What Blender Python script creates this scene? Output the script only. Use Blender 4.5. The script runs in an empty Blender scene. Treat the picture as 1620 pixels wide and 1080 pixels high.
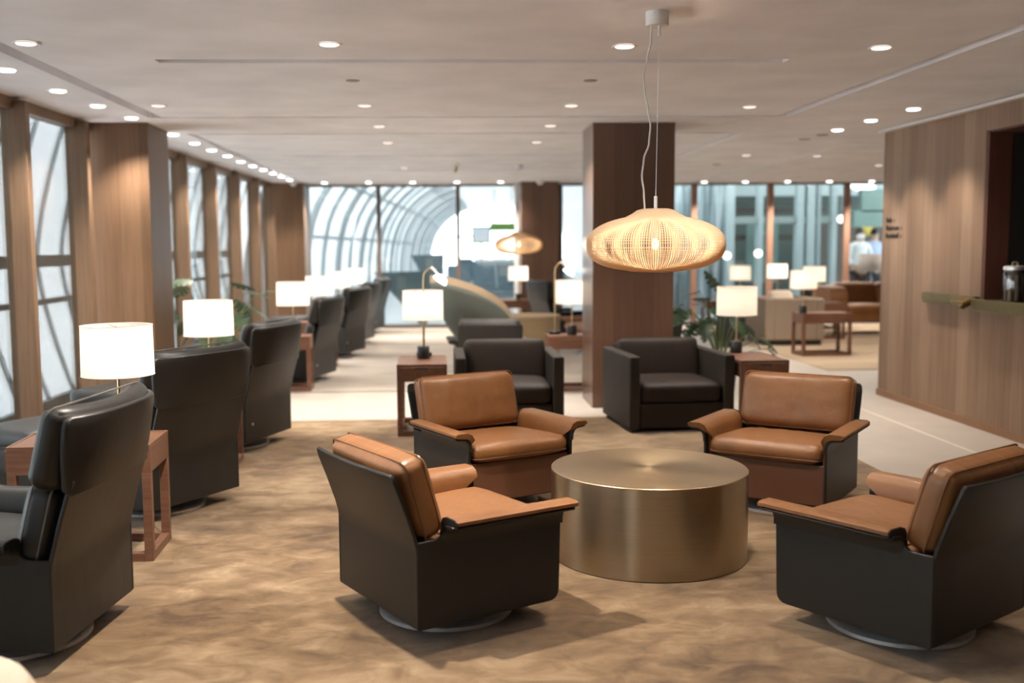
import bpy, bmesh, math, random
from mathutils import Vector, Matrix, noise
random.seed(7)
PI = math.pi
S = bpy.context.scene
COL = S.collection
D = bpy.data

# ------------------------------------------------------------------ view
S.view_settings.view_transform = 'Standard'
S.view_settings.look = 'None'
S.view_settings.exposure = 1.12
S.view_settings.gamma = 1.0
S.cycles.use_denoising = True
S.cycles.max_bounces = 7
S.cycles.diffuse_bounces = 6
S.cycles.glossy_bounces = 3
S.cycles.transparent_max_bounces = 12
S.cycles.transmission_bounces = 6
S.cycles.caustics_reflective = False
S.cycles.caustics_refractive = False
S.cycles.sample_clamp_indirect = 4.0

CH = 2.495          # ceiling height
# ------------------------------------------------------------------ materials
def srgb(r, g, b):
    f = lambda c: (c/255/12.92) if c/255 <= .04045 else ((c/255+.055)/1.055)**2.4
    return (f(r), f(g), f(b), 1.0)

class NT:
    def __init__(s, name):
        s.m = D.materials.new(name); s.m.use_nodes = True
        s.t = s.m.node_tree; s.n = s.t.nodes; s.l = s.t.links
        s.n.clear()
        s.out = s.n.new('ShaderNodeOutputMaterial')
    def new(s, typ, **kw):
        nd = s.n.new(typ)
        for k, v in kw.items():
            if k.startswith('i_'):
                key = k[2:].replace('_', ' ')
                nd.inputs[key].default_value = v
            else:
                setattr(nd, k, v)
        return nd
    def link(s, a, b): s.l.new(a, b)
    def bsdf(s, base=(.5,.5,.5,1), rough=.5, metal=0., spec=.5):
        p = s.new('ShaderNodeBsdfPrincipled')
        p.inputs['Base Color'].default_value = base
        p.inputs['Roughness'].default_value = rough
        p.inputs['Metallic'].default_value = metal
        p.inputs['Specular IOR Level'].default_value = spec
        s.link(p.outputs[0], s.out.inputs[0]); return p
    def coords(s, scale=(1,1,1), kind='Object'):
        tc = s.new('ShaderNodeTexCoord'); mp = s.new('ShaderNodeMapping')
        mp.inputs['Scale'].default_value = scale
        s.link(tc.outputs[kind], mp.inputs[0]); return mp.outputs[0]
    def ramp(s, fac, stops):
        r = s.new('ShaderNodeValToRGB')
        el = r.color_ramp.elements
        while len(el) < len(stops): el.new(.5)
        for e, (p, c) in zip(el, stops): e.position = p; e.color = c
        s.link(fac, r.inputs[0]); return r.outputs[0]
    def bump(s, h, p, strength=.2, dist=.01):
        b = s.new('ShaderNodeBump'); b.inputs['Strength'].default_value = strength
        b.inputs['Distance'].default_value = dist
        s.link(h, b.inputs['Height']); s.link(b.outputs[0], p.inputs['Normal'])

def m_plain(name, c, rough=.5, metal=0., spec=.5, nz=0., nscale=30.):
    t = NT(name); p = t.bsdf(c, rough, metal, spec)
    n = t.new('ShaderNodeTexNoise'); n.inputs['Scale'].default_value = nscale
    t.link(t.coords(), n.inputs['Vector'])
    v = 0.06
    cr = t.ramp(n.outputs[0], [(.3, tuple(x*(1-v) for x in c[:3])+(1,)), (.7, tuple(min(1, x*(1+v)) for x in c[:3])+(1,))])
    t.link(cr, p.inputs['Base Color'])
    if nz: t.bump(n.outputs[0], p, nz, .004)
    return t.m

def m_leather(name, c, c2, rough=.42, spec=.5):
    t = NT(name); p = t.bsdf(c, rough, 0, spec)
    co = t.coords()
    n = t.new('ShaderNodeTexNoise'); n.inputs['Scale'].default_value = 5; n.inputs['Detail'].default_value = 5
    t.link(co, n.inputs['Vector'])
    t.link(t.ramp(n.outputs[0], [(.3, c2), (.7, c)]), p.inputs['Base Color'])
    v = t.new('ShaderNodeTexVoronoi'); v.inputs['Scale'].default_value = 260
    t.link(co, v.inputs['Vector'])
    b1 = t.new('ShaderNodeBump'); b1.inputs['Strength'].default_value = .5 if 'tan' in name else .10; b1.inputs['Distance'].default_value = .012
    n3 = t.new('ShaderNodeTexNoise'); n3.inputs['Scale'].default_value = 7; n3.inputs['Detail'].default_value = 3; n3.inputs['Distortion'].default_value = .8
    t.link(t.coords((1,1.6,.8)), n3.inputs['Vector']); t.link(n3.outputs[0], b1.inputs['Height'])
    b2 = t.new('ShaderNodeBump'); b2.inputs['Strength'].default_value = .12; b2.inputs['Distance'].default_value = .001
    t.link(v.outputs['Distance'], b2.inputs['Height']); t.link(b1.outputs[0], b2.inputs['Normal']); t.link(b2.outputs[0], p.inputs['Normal'])
    return t.m

def m_wood(name, c1, c2, c3, plank=.0, axis='Y', rough=.45, grain=(26, 26, 1.1), spec=.4):
    t = NT(name); p = t.bsdf(c1, rough, 0, spec)
    co = t.coords(grain)
    n = t.new('ShaderNodeTexNoise'); n.inputs['Scale'].default_value = 1.6; n.inputs['Detail'].default_value = 6
    n.inputs['Roughness'].default_value = .62
    t.link(co, n.inputs['Vector'])
    fac = n.outputs[0]
    if plank:
        tc = t.new('ShaderNodeTexCoord'); sx = t.new('ShaderNodeSeparateXYZ'); t.link(tc.outputs['Object'], sx.inputs[0])
        add = t.new('ShaderNodeMath', operation='ADD'); t.link(sx.outputs['X'], add.inputs[0]); t.link(sx.outputs['Y'], add.inputs[1])
        dv = t.new('ShaderNodeMath', operation='DIVIDE'); dv.inputs[1].default_value = plank
        src = add.outputs[0] if axis == 'XY' else sx.outputs[axis]
        t.link(src, dv.inputs[0])
        fl = t.new('ShaderNodeMath', operation='FLOOR'); t.link(dv.outputs[0], fl.inputs[0])
        wn = t.new('ShaderNodeTexWhiteNoise'); wn.noise_dimensions = '1D'; t.link(fl.outputs[0], wn.inputs['W'])
        mx = t.new('ShaderNodeMath', operation='MULTIPLY'); mx.inputs[1].default_value = .45
        t.link(wn.outputs['Value'], mx.inputs[0])
        m2 = t.new('ShaderNodeMath', operation='MULTIPLY'); m2.inputs[1].default_value = .75; t.link(fac, m2.inputs[0])
        ad = t.new('ShaderNodeMath', operation='ADD'); t.link(mx.outputs[0], ad.inputs[0]); t.link(m2.outputs[0], ad.inputs[1])
        fac = ad.outputs[0]
    t.link(t.ramp(fac, [(.25, c1), (.55, c2), (.85, c3)]), p.inputs['Base Color'])
    t.bump(n.outputs[0], p, .06, .002)
    return t.m

def m_emit(name, c, st, base=None):
    t = NT(name); e = t.new('ShaderNodeEmission'); e.inputs[0].default_value = c; e.inputs[1].default_value = st
    t.link(e.outputs[0], t.out.inputs[0]); return t.m

def m_glass(name, tint=(.96,.98,.98,1), refl=.07, rough=.02):
    t = NT(name)
    a = t.new('ShaderNodeBsdfTransparent'); a.inputs[0].default_value = tint
    g = t.new('ShaderNodeBsdfGlossy'); g.inputs['Roughness'].default_value = rough
    mx = t.new('ShaderNodeMixShader')
    lw = t.new('ShaderNodeFresnel'); lw.inputs['IOR'].default_value = 1.45
    mu = t.new('ShaderNodeMath', operation='MULTIPLY_ADD'); mu.inputs[1].default_value = .8; mu.inputs[2].default_value = refl - .03
    t.link(lw.outputs[0], mu.inputs[0]); t.link(mu.outputs[0], mx.inputs[0])
    t.link(a.outputs[0], mx.inputs[1]); t.link(g.outputs[0], mx.inputs[2]); t.link(mx.outputs[0], t.out.inputs[0])
    return t.m

def m_translucent(name, c, cd, fac=.6):
    t = NT(name)
    a = t.new('ShaderNodeBsdfTranslucent'); a.inputs[0].default_value = c
    d = t.new('ShaderNodeBsdfDiffuse'); d.inputs[0].default_value = cd
    n = t.new('ShaderNodeTexNoise'); n.inputs['Scale'].default_value = 90
    t.link(t.coords((1,1,3)), n.inputs['Vector'])
    mx = t.new('ShaderNodeMixShader')
    mr = t.new('ShaderNodeMapRange'); mr.inputs['To Min'].default_value = fac-.05; mr.inputs['To Max'].default_value = fac+.05
    t.link(n.outputs[0], mr.inputs[0]); t.link(mr.outputs[0], mx.inputs[0])
    t.link(d.outputs[0], mx.inputs[1]); t.link(a.outputs[0], mx.inputs[2]); t.link(mx.outputs[0], t.out.inputs[0])
    return t.m

def m_carpet(name, c1, c2, c3, sc=1.0, stretch=(1,1.5,1), contrast=(.32,.5,.68)):
    t = NT(name); p = t.bsdf(c1, .95, 0, .1)
    n = t.new('ShaderNodeTexNoise'); n.inputs['Scale'].default_value = 2.1*sc; n.inputs['Detail'].default_value = 9
    n.inputs['Roughness'].default_value = .64; n.inputs['Distortion'].default_value = .55
    t.link(t.coords(stretch), n.inputs['Vector'])
    n1 = t.new('ShaderNodeTexNoise'); n1.inputs['Scale'].default_value = .30*sc; n1.inputs['Detail'].default_value = 3
    t.link(t.coords(stretch), n1.inputs['Vector'])
    mm = t.new('ShaderNodeMix'); mm.data_type = 'FLOAT'; mm.inputs[0].default_value = .45
    t.link(n.outputs[0], mm.inputs[2]); t.link(n1.outputs[0], mm.inputs[3])
    t.link(t.ramp(mm.outputs[0], list(zip(contrast, (c1, c2, c3)))), p.inputs['Base Color'])
    p.inputs['Sheen Weight'].default_value = .25
    n2 = t.new('ShaderNodeTexNoise'); n2.inputs['Scale'].default_value = 420; t.link(t.coords(), n2.inputs['Vector'])
    t.bump(n2.outputs[0], p, .5, .004)
    return t.m

def m_brushed(name, c, c2, rough=.3, aniso=.75, radial=True):
    t = NT(name); p = t.bsdf(c, rough, 1.0)
    n = t.new('ShaderNodeTexNoise'); n.inputs['Scale'].default_value = 3; n.inputs['Detail'].default_value = 6
    t.link(t.coords((1.2,1.2,120)), n.inputs['Vector'])
    t.link(t.ramp(n.outputs[0], [(.3, c2), (.7, c)]), p.inputs['Base Color'])
    p.inputs['Anisotropic'].default_value = aniso; p.inputs['Anisotropic Rotation'].default_value = .25
    tg = t.new('ShaderNodeTangent'); tg.direction_type = 'RADIAL'; tg.axis = 'Z'
    t.link(tg.outputs[0], p.inputs['Tangent'])
    return t.m

M = {}
M['ceiling'] = m_plain('ceiling_plaster', (.86,.855,.885,1), .9, 0, .2, nscale=2)
M['floor'] = m_plain('pale_stone_floor', (.41,.365,.32,1), .42, 0, .45, nscale=3)
M['carpet_front'] = m_carpet('brown_cloud_carpet', (.088,.050,.024,1), (.19,.119,.06,1), (.32,.225,.134,1), 2.6, (1,1.45,1), (.375,.5,.625))
M['carpet_back'] = m_carpet('beige_streaked_carpet', (.19,.155,.12,1), (.32,.28,.235,1), (.43,.39,.34,1), 1.0, (.35,1.6,1))
M['carpet_right'] = m_carpet('tan_streaked_carpet', (.20,.14,.085,1), (.33,.24,.155,1), (.44,.34,.24,1), 1.0, (.35,1.6,1))
M['wall_wood'] = m_wood('wall_oak_planks', (.165,.096,.056,1), (.24,.148,.092,1), (.315,.208,.138,1), .16, 'Y')
M['pillar_wood'] = m_wood('pillar_oak', (.098,.054,.028,1), (.135,.077,.042,1), (.175,.103,.06,1), .17, 'XY')
M['dark_wood'] = m_wood('column_walnut', (.07,.032,.019,1), (.10,.050,.030,1), (.135,.070,.043,1), .18, 'XY')
M['fin_wood'] = m_wood('mullion_oak', (.14,.085,.05,1), (.185,.115,.07,1), (.23,.145,.09,1))
M['table_wood'] = m_wood('walnut_table', (.115,.052,.031,1), (.17,.082,.050,1), (.235,.125,.082,1), grain=(2,26,26), rough=.38)
M['tan'] = m_leather('tan_leather', (.245,.106,.037,1), (.195,.082,.028,1), .4)
M['tan_pipe'] = m_leather('tan_piping', (.20,.085,.034,1), (.17,.07,.027,1), .4)
M['apron'] = m_leather('brown_leather', (.135,.056,.030,1), (.11,.046,.025,1), .45)
M['black'] = m_leather('black_leather', (.016,.016,.0155,1), (.012,.012,.0115,1), .42, .45)
M['black_pipe_glint'] = m_leather('black_piping_glint', (.16,.15,.14,1), (.11,.105,.10,1), .35)  # lighter than the leather: specular lines put into the piping colour
M['shell'] = m_plain('dark_moulded_shell', (.014,.0138,.013,1), .4, 0, .4, nscale=4)
M['dark_brown'] = m_leather('dark_brown_leather', (.022,.013,.010,1), (.014,.010,.008,1), .55, .25)
M['dark_suede'] = m_leather('worn_dark_suede', (.030,.024,.020,1), (.021,.017,.014,1), .6, .25)
M['chrome'] = m_plain('brushed_steel', (.88,.88,.88,1), .42, .85)
M['brass'] = m_plain('satin_brass', (.66,.50,.28,1), .3, 1.0)
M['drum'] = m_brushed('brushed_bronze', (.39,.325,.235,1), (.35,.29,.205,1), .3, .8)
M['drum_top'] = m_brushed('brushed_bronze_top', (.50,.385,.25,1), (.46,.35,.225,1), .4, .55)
M['black_metal'] = m_plain('black_metal', (.02,.02,.022,1), .4, 0, .5)
M['white_paint'] = m_plain('white_paint', (.78,.76,.74,1), .5)
M['shade'] = m_translucent('linen_lampshade', (.95,.92,.87,1), (.86,.84,.81,1), .72)
M['shade_rim'] = m_plain('shade_rim', (.80,.74,.66,1), .7)
M['bulb'] = m_emit('bulb_glow', (1,.80,.56,1), 6)
M['rattan'] = m_translucent('woven_rattan', (.86,.64,.40,1), (.80,.64,.46,1), .38)
M['lens_bright'] = m_emit('downlight_lens_bright', (1,.95,.88,1), 4.5)
M['lens_warm'] = m_emit('downlight_lens_warm', (1,.84,.68,1), 1.15)
M['glass'] = m_glass('window_glass', (.93,.965,.97,1), .05)
M['glass_far'] = m_glass('far_window_glass', (.90,.95,.95,1), .06)
M['steel_out'] = m_plain('painted_steel', (.27,.33,.345,1), .5)
M['steel_pale'] = m_plain('pale_painted_steel', (.36,.43,.445,1), .45)
M['rail_dark'] = m_plain('dark_bronze_rail', (.10,.085,.07,1), .45, .4)
M['mullion_dark'] = m_plain('dark_mullion', (.085,.06,.05,1), .5)
M['mullion_brown'] = m_plain('copper_brown_mullion', (.26,.145,.10,1), .5)
M['skin'] = m_translucent('fritted_skin_glass', (.80,.815,.83,1), (.66,.67,.69,1), .62)
M['vault_panel'] = m_translucent('vault_panel_glass', (.68,.69,.70,1), (.60,.61,.62,1), .27)
M['vault_rib'] = m_plain('vault_rib', (.40,.43,.45,1), .6)
M['vault'] = m_translucent('vault_lining', (.62,.62,.63,1), (.60,.60,.61,1), .20)
M['conc_floor'] = m_plain('concourse_floor', (.55,.57,.58,1), .35, 0, .5, nscale=2)
M['green_grey'] = m_plain('green_grey_panel', (.085,.115,.105,1), .5, nscale=2)
M['dark_room'] = m_plain('dark_brown_backwall', (.06,.05,.04,1), .6, nscale=2)
M['teal_panel'] = m_plain('teal_panel', (.16,.245,.225,1), .5, nscale=2)
M['felt'] = m_plain('grey_green_felt', (.13,.145,.13,1), .9, 0, .1, .2, 120)
M['beige'] = m_plain('beige_upholstery', (.46,.35,.24,1), .85, 0, .15, .2, 120)
M['cream'] = m_plain('cream_upholstery', (.72,.62,.50,1), .8, 0, .15, .2, 120)
M['taupe'] = m_plain('taupe_upholstery', (.30,.235,.18,1), .85, 0, .15, .2, 120)
M['leaf'] = m_plain('monstera_leaf', (.022,.055,.016,1), .42, 0, .4, 0, 6)
M['stem'] = m_plain('plant_stem', (.12,.17,.055,1), .5)
M['niche_wood'] = m_wood('niche_mahogany', (.075,.028,.019,1), (.11,.042,.029,1), (.14,.058,.04,1))
M['niche_dark'] = m_plain('niche_dark', (.022,.021,.020,1), .5)
M['bronze'] = m_plain('aged_brass_ledge', (.25,.20,.105,1), .38, 1.0)
M['bronze_bright'] = m_plain('polished_bronze', (.42,.31,.15,1), .25, 1.0)
M['jar_glass'] = m_glass('jar_glass', (.85,.82,.78,1), .22, .05)
M['nuts'] = m_plain('dark_snack_mix', (.12,.05,.025,1), .6, 0, .4, .6, 60)
M['letter'] = m_plain('black_lettering', (.03,.022,.016,1), .5)
M['skin_tone'] = m_plain('skin_tone', (.55,.36,.26,1), .55)
M['hair'] = m_plain('black_hair', (.015,.012,.011,1), .5)
M['shirt_white'] = m_plain('white_shirt', (.75,.78,.80,1), .8)
M['shirt_blue'] = m_plain('pale_blue_shirt', (.35,.42,.60,1), .8)
M['trouser'] = m_plain('dark_trousers', (.02,.022,.028,1), .8)
M['yellow'] = m_plain('yellow_paint', (.60,.45,.08,1), .5)
M['green_sign'] = m_plain('green_sign_face', (.16,.30,.05,1), .5)
M['seat_blue'] = m_plain('blue_grey_seat', (.10,.15,.18,1), .6)
M['globe'] = m_emit('globe_glow', (1,.92,.80,1), 2.2)
M['tube'] = m_emit('ceiling_strip_glow', (1,1,1,1), 3)
M['grate'] = m_plain('steel_grating', (.48,.50,.51,1), .5)
M['white_bright'] = m_plain('bright_white_box', (.85,.86,.88,1), .6)
def m_streak():
    t = NT('streaked_fritted_glass'); p = t.bsdf((.4,.45,.47,1), .4, 0, .5)
    n = t.new('ShaderNodeTexNoise'); n.inputs['Scale'].default_value = 7; n.inputs['Detail'].default_value = 4
    t.link(t.coords((1.6,1.6,.10)), n.inputs['Vector'])
    t.link(t.ramp(n.outputs[0], [(.35, (.08,.11,.12,1)), (.5, (.20,.26,.28,1)), (.64, (.44,.50,.53,1))]), p.inputs['Base Color'])
    return t.m
M['streak'] = m_streak()
M['lens_dim'] = m_emit('downlight_lens_dim', (1,.86,.74,1), .62)
M['ceil_conc'] = m_plain('atrium_ceiling', (.35,.36,.35,1), .8, nscale=2)

# ------------------------------------------------------------------ mesh helpers
class MB:
    def __init__(s): s.bm = bmesh.new(); s.T = Matrix.Identity(4)
    def v(s, p): return s.bm.verts.new(s.T @ Vector(p))
    def quadf(s, a, b, c, d):
        return s.bm.faces.new([s.v(a), s.v(b), s.v(c), s.v(d)])
    def poly(s, pts): return s.bm.faces.new([s.v(p) for p in pts])
    def box(s, x0, x1, y0, y1, z0, z1):
        V = [s.v((x, y, z)) for x in (x0, x1) for y in (y0, y1) for z in (z0, z1)]
        for f in ((0,1,3,2), (4,6,7,5), (0,4,5,1), (2,3,7,6), (0,2,6,4), (1,5,7,3)):
            s.bm.faces.new([V[i] for i in f])
        return s
    def loft(s, rings, closed=True, cap=True):
        R = [[s.v(p) for p in r] for r in rings]
        n = len(R[0])
        for a, b in zip(R[:-1], R[1:]):
            for i in range(n if closed else n-1):
                j = (i+1) % n
                s.bm.faces.new([a[i], a[j], b[j], b[i]])
        if cap and closed:
            s.bm.faces.new(list(reversed(R[0]))); s.bm.faces.new(R[-1])
        return s
    def lathe(s, prof, seg=32, cx=0, cy=0, cap=True):
        rings = []
        for r, z in prof:
            r = max(r, 1e-4)
            rings.append([(cx+r*math.cos(2*PI*i/seg), cy+r*math.sin(2*PI*i/seg), z) for i in range(seg)])
        return s.loft(rings, True, cap)
    def cyl(s, cx, cy, z0, z1, r, seg=24): return s.lathe([(r, z0), (r, z1)], seg, cx, cy)
    def tube(s, pts, r, seg=8, closed=False):
        pts = [Vector(p) for p in pts]; n = len(pts); rings = []
        up = Vector((0, 0, 1)); prev = None
        for i in range(n):
            if closed: t = pts[(i+1) % n]-pts[i-1]
            else: t = pts[min(i+1, n-1)]-pts[max(i-1, 0)]
            t.normalize()
            if prev is None:
                a = up.cross(t)
                if a.length < 1e-3: a = Vector((1, 0, 0)).cross(t)
            else: a = prev-t*prev.dot(t)
            a.normalize(); prev = a; b = t.cross(a)
            rr = r[i] if isinstance(r, (list, tuple)) else r
            rings.append([pts[i]+(a*math.cos(2*PI*k/seg)+b*math.sin(2*PI*k/seg))*rr for k in range(seg)])
        if closed: rings.append(rings[0]); return s.loft(rings, True, False)
        return s.loft(rings, True, True)
    def prism(s, poly, axis, a, b):
        """poly of 2D points; axis 'y': (x,z); 'x': (y,z); 'z': (x,y)"""
        f = {'y': lambda p, t: (p[0], t, p[1]), 'x': lambda p, t: (t, p[0], p[1]), 'z': lambda p, t: (p[0], p[1], t)}[axis]
        return s.loft([[f(p, a) for p in poly], [f(p, b) for p in poly]])
    def cushion(s, c, h, r=.03, puff=.015, n=12, T=None, wr=0., seed=0., bend=0.):
        """rounded, slightly domed cushion centred on c with half sizes h"""
        T = T or Matrix.Translation(Vector(c))
        ts = [math.copysign(1-(1-abs(t))**1.6, t) for t in [2*i/n-1 for i in range(n+1)]]
        cache = {}
        def vert(p):
            key = tuple(round(x, 5) for x in p)
            if key in cache: return cache[key]
            q = Vector((p[0]*h[0], p[1]*h[1], p[2]*h[2]))
            inn = Vector(tuple(max(-h[i]+r, min(h[i]-r, q[i])) for i in range(3)))
            d = q-inn
            if d.length > 1e-9: q = inn+d.normalized()*min(r, max(abs(d.x), abs(d.y), abs(d.z))) if d.length > 0 else q
            fx = (1-abs(p[0])**4)*(1-abs(p[1])**4)
            q.z += puff*fx*p[2]
            q.x += puff*.4*(1-abs(p[1])**4)*p[0]; q.y += puff*.4*(1-abs(p[0])**4)*p[1]
            if wr:
                w = noise.noise(Vector((q.x*9+seed, q.y*26, q.z*5)))*.6+noise.noise(Vector((q.x*22, q.y*9+seed, q.z*9)))*.4
                q.z += wr*w*fx*(1 if p[2] > 0 else .3)
            if bend: q.z += bend*abs(p[1])**2.2
            v = s.v(T @ q); cache[key] = v; return v
        for ax in range(3):
            for sg in (-1, 1):
                for i in range(n):
                    for j in range(n):
                        qs = []
                        for a, b in ((i, j), (i+1, j), (i+1, j+1), (i, j+1)):
                            p = [0, 0, 0]; p[ax] = sg; p[(ax+1) % 3] = ts[a]; p[(ax+2) % 3] = ts[b]
                            qs.append(vert(p))
                        if sg < 0: qs.reverse()
                        try: s.bm.faces.new(qs)
                        except ValueError: pass
        return s
    def build(s, name, mat, parent=None, bevel=0., smooth=40, solid=0., seg=2):
        bmesh.ops.recalc_face_normals(s.bm, faces=s.bm.faces)
        me = D.meshes.new(name); s.bm.to_mesh(me); s.bm.free()
        mats = mat if isinstance(mat, (list, tuple)) else [mat]
        for k in mats: me.materials.append(M[k] if isinstance(k, str) else k)
        for p in me.polygons: p.use_smooth = True
        me.set_sharp_from_angle(angle=math.radians(smooth))
        o = D.objects.new(name, me); COL.objects.link(o)
        if parent is not None: o.parent = parent
        if bevel:
            b = o.modifiers.new('bevel', 'BEVEL'); b.width = bevel; b.segments = seg; b.limit_method = 'ANGLE'; b.angle_limit = math.radians(38)
            b.harden_normals = False
        if solid:
            q = o.modifiers.new('solidify', 'SOLIDIFY'); q.thickness = solid; q.offset = 0
        return o

def tag(o, label=None, cat=None, group=None, kind=None):
    if label: o['label'] = label
    if cat: o['category'] = cat
    if group: o['group'] = group
    if kind: o['kind'] = kind
    return o
def thing(name, label, cat, loc=(0, 0, 0), rz=0., group=None):
    o = D.objects.new(name, None); COL.objects.link(o); o.empty_display_size = .1
    o.location = loc; o.rotation_euler = (0, 0, math.radians(rz))
    return tag(o, label, cat, group)
KIDS = {}
def copy_tree(o, parent=None, loc=None, rz=None, label=None, group=None):
    c = o.copy(); COL.objects.link(c)
    if parent is not None: c.parent = parent
    if loc is not None: c.location = loc
    if rz is not None: c.rotation_euler = (0, 0, math.radians(rz))
    if label: c['label'] = label
    if group: c['group'] = group
    for ch in list(o.children): copy_tree(ch, c)
    return c
def struct(o): o['kind'] = 'structure'; return o
def light(name, typ, loc, power, color=(1,.85,.7), parent=None, radius=.05, spot=None, blend=.6, rot=None, size=None):
    l = D.lights.new(name, typ); l.energy = power; l.color = color
    if typ in ('POINT', 'SPOT'): l.shadow_soft_size = radius
    if typ == 'SPOT': l.spot_size = math.radians(spot); l.spot_blend = blend
    if typ == 'AREA':
        l.shape = 'RECTANGLE'; l.size, l.size_y = size
    o = D.objects.new(name, l); COL.objects.link(o); o.location = loc
    if rot: o.rotation_euler = rot
    if parent is not None: o.parent = parent
    return o
ORD = ['first','second','third','fourth','fifth','sixth','seventh','eighth','ninth','tenth','eleventh','twelfth','thirteenth','fourteenth','fifteenth']

# ------------------------------------------------------------------ room shell
def build_floor():
    b = MB(); b.box(-3.0, 4.45, -3.0, 18.4, -.12, 0); b.box(4.45, 10.2, 9.4, 18.4, -.12, 0)
    struct(b.build('floor', 'floor'))
    b = MB(); b.box(3.69, 3.705, -2.5, 9.6, 0, .002); b.box(2.95, 3.69, 3.9, 3.912, 0, .002)
    b.box(2.95, 10, 10.6, 10.612, 0, .002)
    struct(b.build('trim_1', m_plain('stone_joint', (.68,.62,.54,1), .5)))
    def rug(x0, x1, y0, y1, m, lab):
        b = MB(); b.box(x0, x1, y0, y1, .0, .008); tag(b.build('carpet', m), lab, 'carpet')
    rug(-2.72, 2.80, -2.6, 8.55, 'carpet_front', 'large brown cloud-patterned carpet under the tan armchairs and the drum table')
    rug(-2.4, 2.6, 10.25, 17.9, 'carpet_back', 'beige streaked carpet beyond the pale stone strip, under the green wing lounge')
    rug(4.42, 9.9, 11.5, 17.9, 'carpet_right', 'tan streaked carpet at the right rear, under the tan leather sofa')
build_floor()

def build_ceiling():
    gr = [(-1.56,2.04,5.98,6.10,.13), (-2.31,-2.20,-2.6,8.68,.12), (-2.31,2.94,8.60,8.68,.12), (2.84,2.94,-2.6,8.60,.12),
          (-2.30,2.97,9.85,9.93,.12), (-2.30,-2.21,9.93,17.6,.10), (2.88,2.97,9.93,17.6,.10), (-1.8,2.2,12.3,12.38,.1),
          (-1.8,2.2,14.6,14.68,.12), (4.40,4.49,11.6,17.6,.10), (4.49,9.8,11.6,11.68,.12), (7.2,7.29,11.68,17.6,.10)]
    xs = sorted({-3.05, 10.2, 4.2} | {g[0] for g in gr} | {g[1] for g in gr})
    ys = sorted({-3.05, 18.4, 9.6} | {g[2] for g in gr} | {g[3] for g in gr})
    def dep(x, y):
        for g in gr:
            if g[0] < x < g[1] and g[2] < y < g[3]: return g[4]
        return 0.
    b = MB(); H = {}
    for i in range(len(xs)-1):
        for j in range(len(ys)-1):
            h = CH+dep((xs[i]+xs[i+1])/2, (ys[j]+ys[j+1])/2); H[i, j] = h
            b.quadf((xs[i], ys[j], h), (xs[i], ys[j+1], h), (xs[i+1], ys[j+1], h), (xs[i+1], ys[j], h))
    for (i, j), h in H.items():
        k = H.get((i+1, j))
        if k is not None and abs(k-h) > 1e-6:
            x = xs[i+1]; b.quadf((x, ys[j], h), (x, ys[j+1], h), (x, ys[j+1], k), (x, ys[j], k))
        k = H.get((i, j+1))
        if k is not None and abs(k-h) > 1e-6:
            y = ys[j+1]; b.quadf((xs[i], y, h), (xs[i+1], y, h), (xs[i+1], y, k), (xs[i], y, k))
    b.box(-3.05, 10.2, -3.05, 18.4, CH+.2, CH+.28)
    struct(b.build('ceiling', 'ceiling', smooth=20))
build_ceiling()

# left window wall : slightly skewed line  x = XL(y)
def XL(y): return -2.88+.0225*(y-8.9)
FINS = [-2.2, -.8, .6, 1.95, 3.35, 4.75, 6.14, 7.53, 8.72, 10.3, 11.80, 13.19, 14.57, 15.96, 17.22]
def build_left():
    for i, (y0, y1) in enumerate(zip(FINS[:-1], FINS[1:])):
        if y0 == 8.72: continue
        b = MB()
        xa, xb = XL(y0)-.06, XL(y1)-.06
        b.loft([[(xa-.006, y0+.02, .07), (xa+.006, y0+.02, .07), (xa+.006, y0+.02, 2.44), (xa-.006, y0+.02, 2.44)],
                [(xb-.006, y1-.02, .07), (xb+.006, y1-.02, .07), (xb+.006, y1-.02, 2.44), (xb-.006, y1-.02, 2.44)]])
        struct(b.build('window_%d' % (i+1), 'glass'))
    for i, y in enumerate(FINS):
        b = MB(); x = XL(y); b.box(x-.10, x+.075, y-.10, y-.02, 0, 2.47)
        struct(b.build('window_post_%d' % (i+1), 'fin_wood', bevel=.004))
    for z0, z1, n, m in ((2.42, CH, 'trim_2', 'fin_wood'), (0, .08, 'trim_3', 'rail_dark')):
        b = MB()
        for y0, y1 in ((-3, 8.94), (9.63, 18.3)):
            xa, xb = XL(y0), XL(y1)
            b.loft([[(xa-.12, y0, z0), (xa-.01, y0, z0), (xa-.01, y0, z1), (xa-.12, y0, z1)], [(xb-.12, y1, z0), (xb-.01, y1, z0), (xb-.01, y1, z1), (xb-.12, y1, z1)]])
        struct(b.build(n, m))
    b = MB(); b.box(-2.98, -2.41, 8.95, 9.62, 0, CH); struct(b.build('pillar_window', 'pillar_wood', bevel=.004))
    b = MB(); b.box(-2.80, -2.17, 17.42, 18.1, 0, CH); struct(b.build('pillar_corner', 'pillar_wood', bevel=.004))
build_left()

b = MB(); b.box(1.377, 2.095, 9.06, 9.70, 0, CH); struct(b.build('pillar_centre', 'dark_wood', bevel=.004))
b = MB(); b.box(1.44, 2.08, 17.45, 18.05, 0, CH); struct(b.build('pillar_rear', 'dark_wood', bevel=.004))

M['dark_wood'].node_tree.nodes['Principled BSDF'].inputs['Coat Weight'].default_value = .7
M['dark_wood'].node_tree.nodes['Principled BSDF'].inputs['Coat Roughness'].default_value = .22
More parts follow.
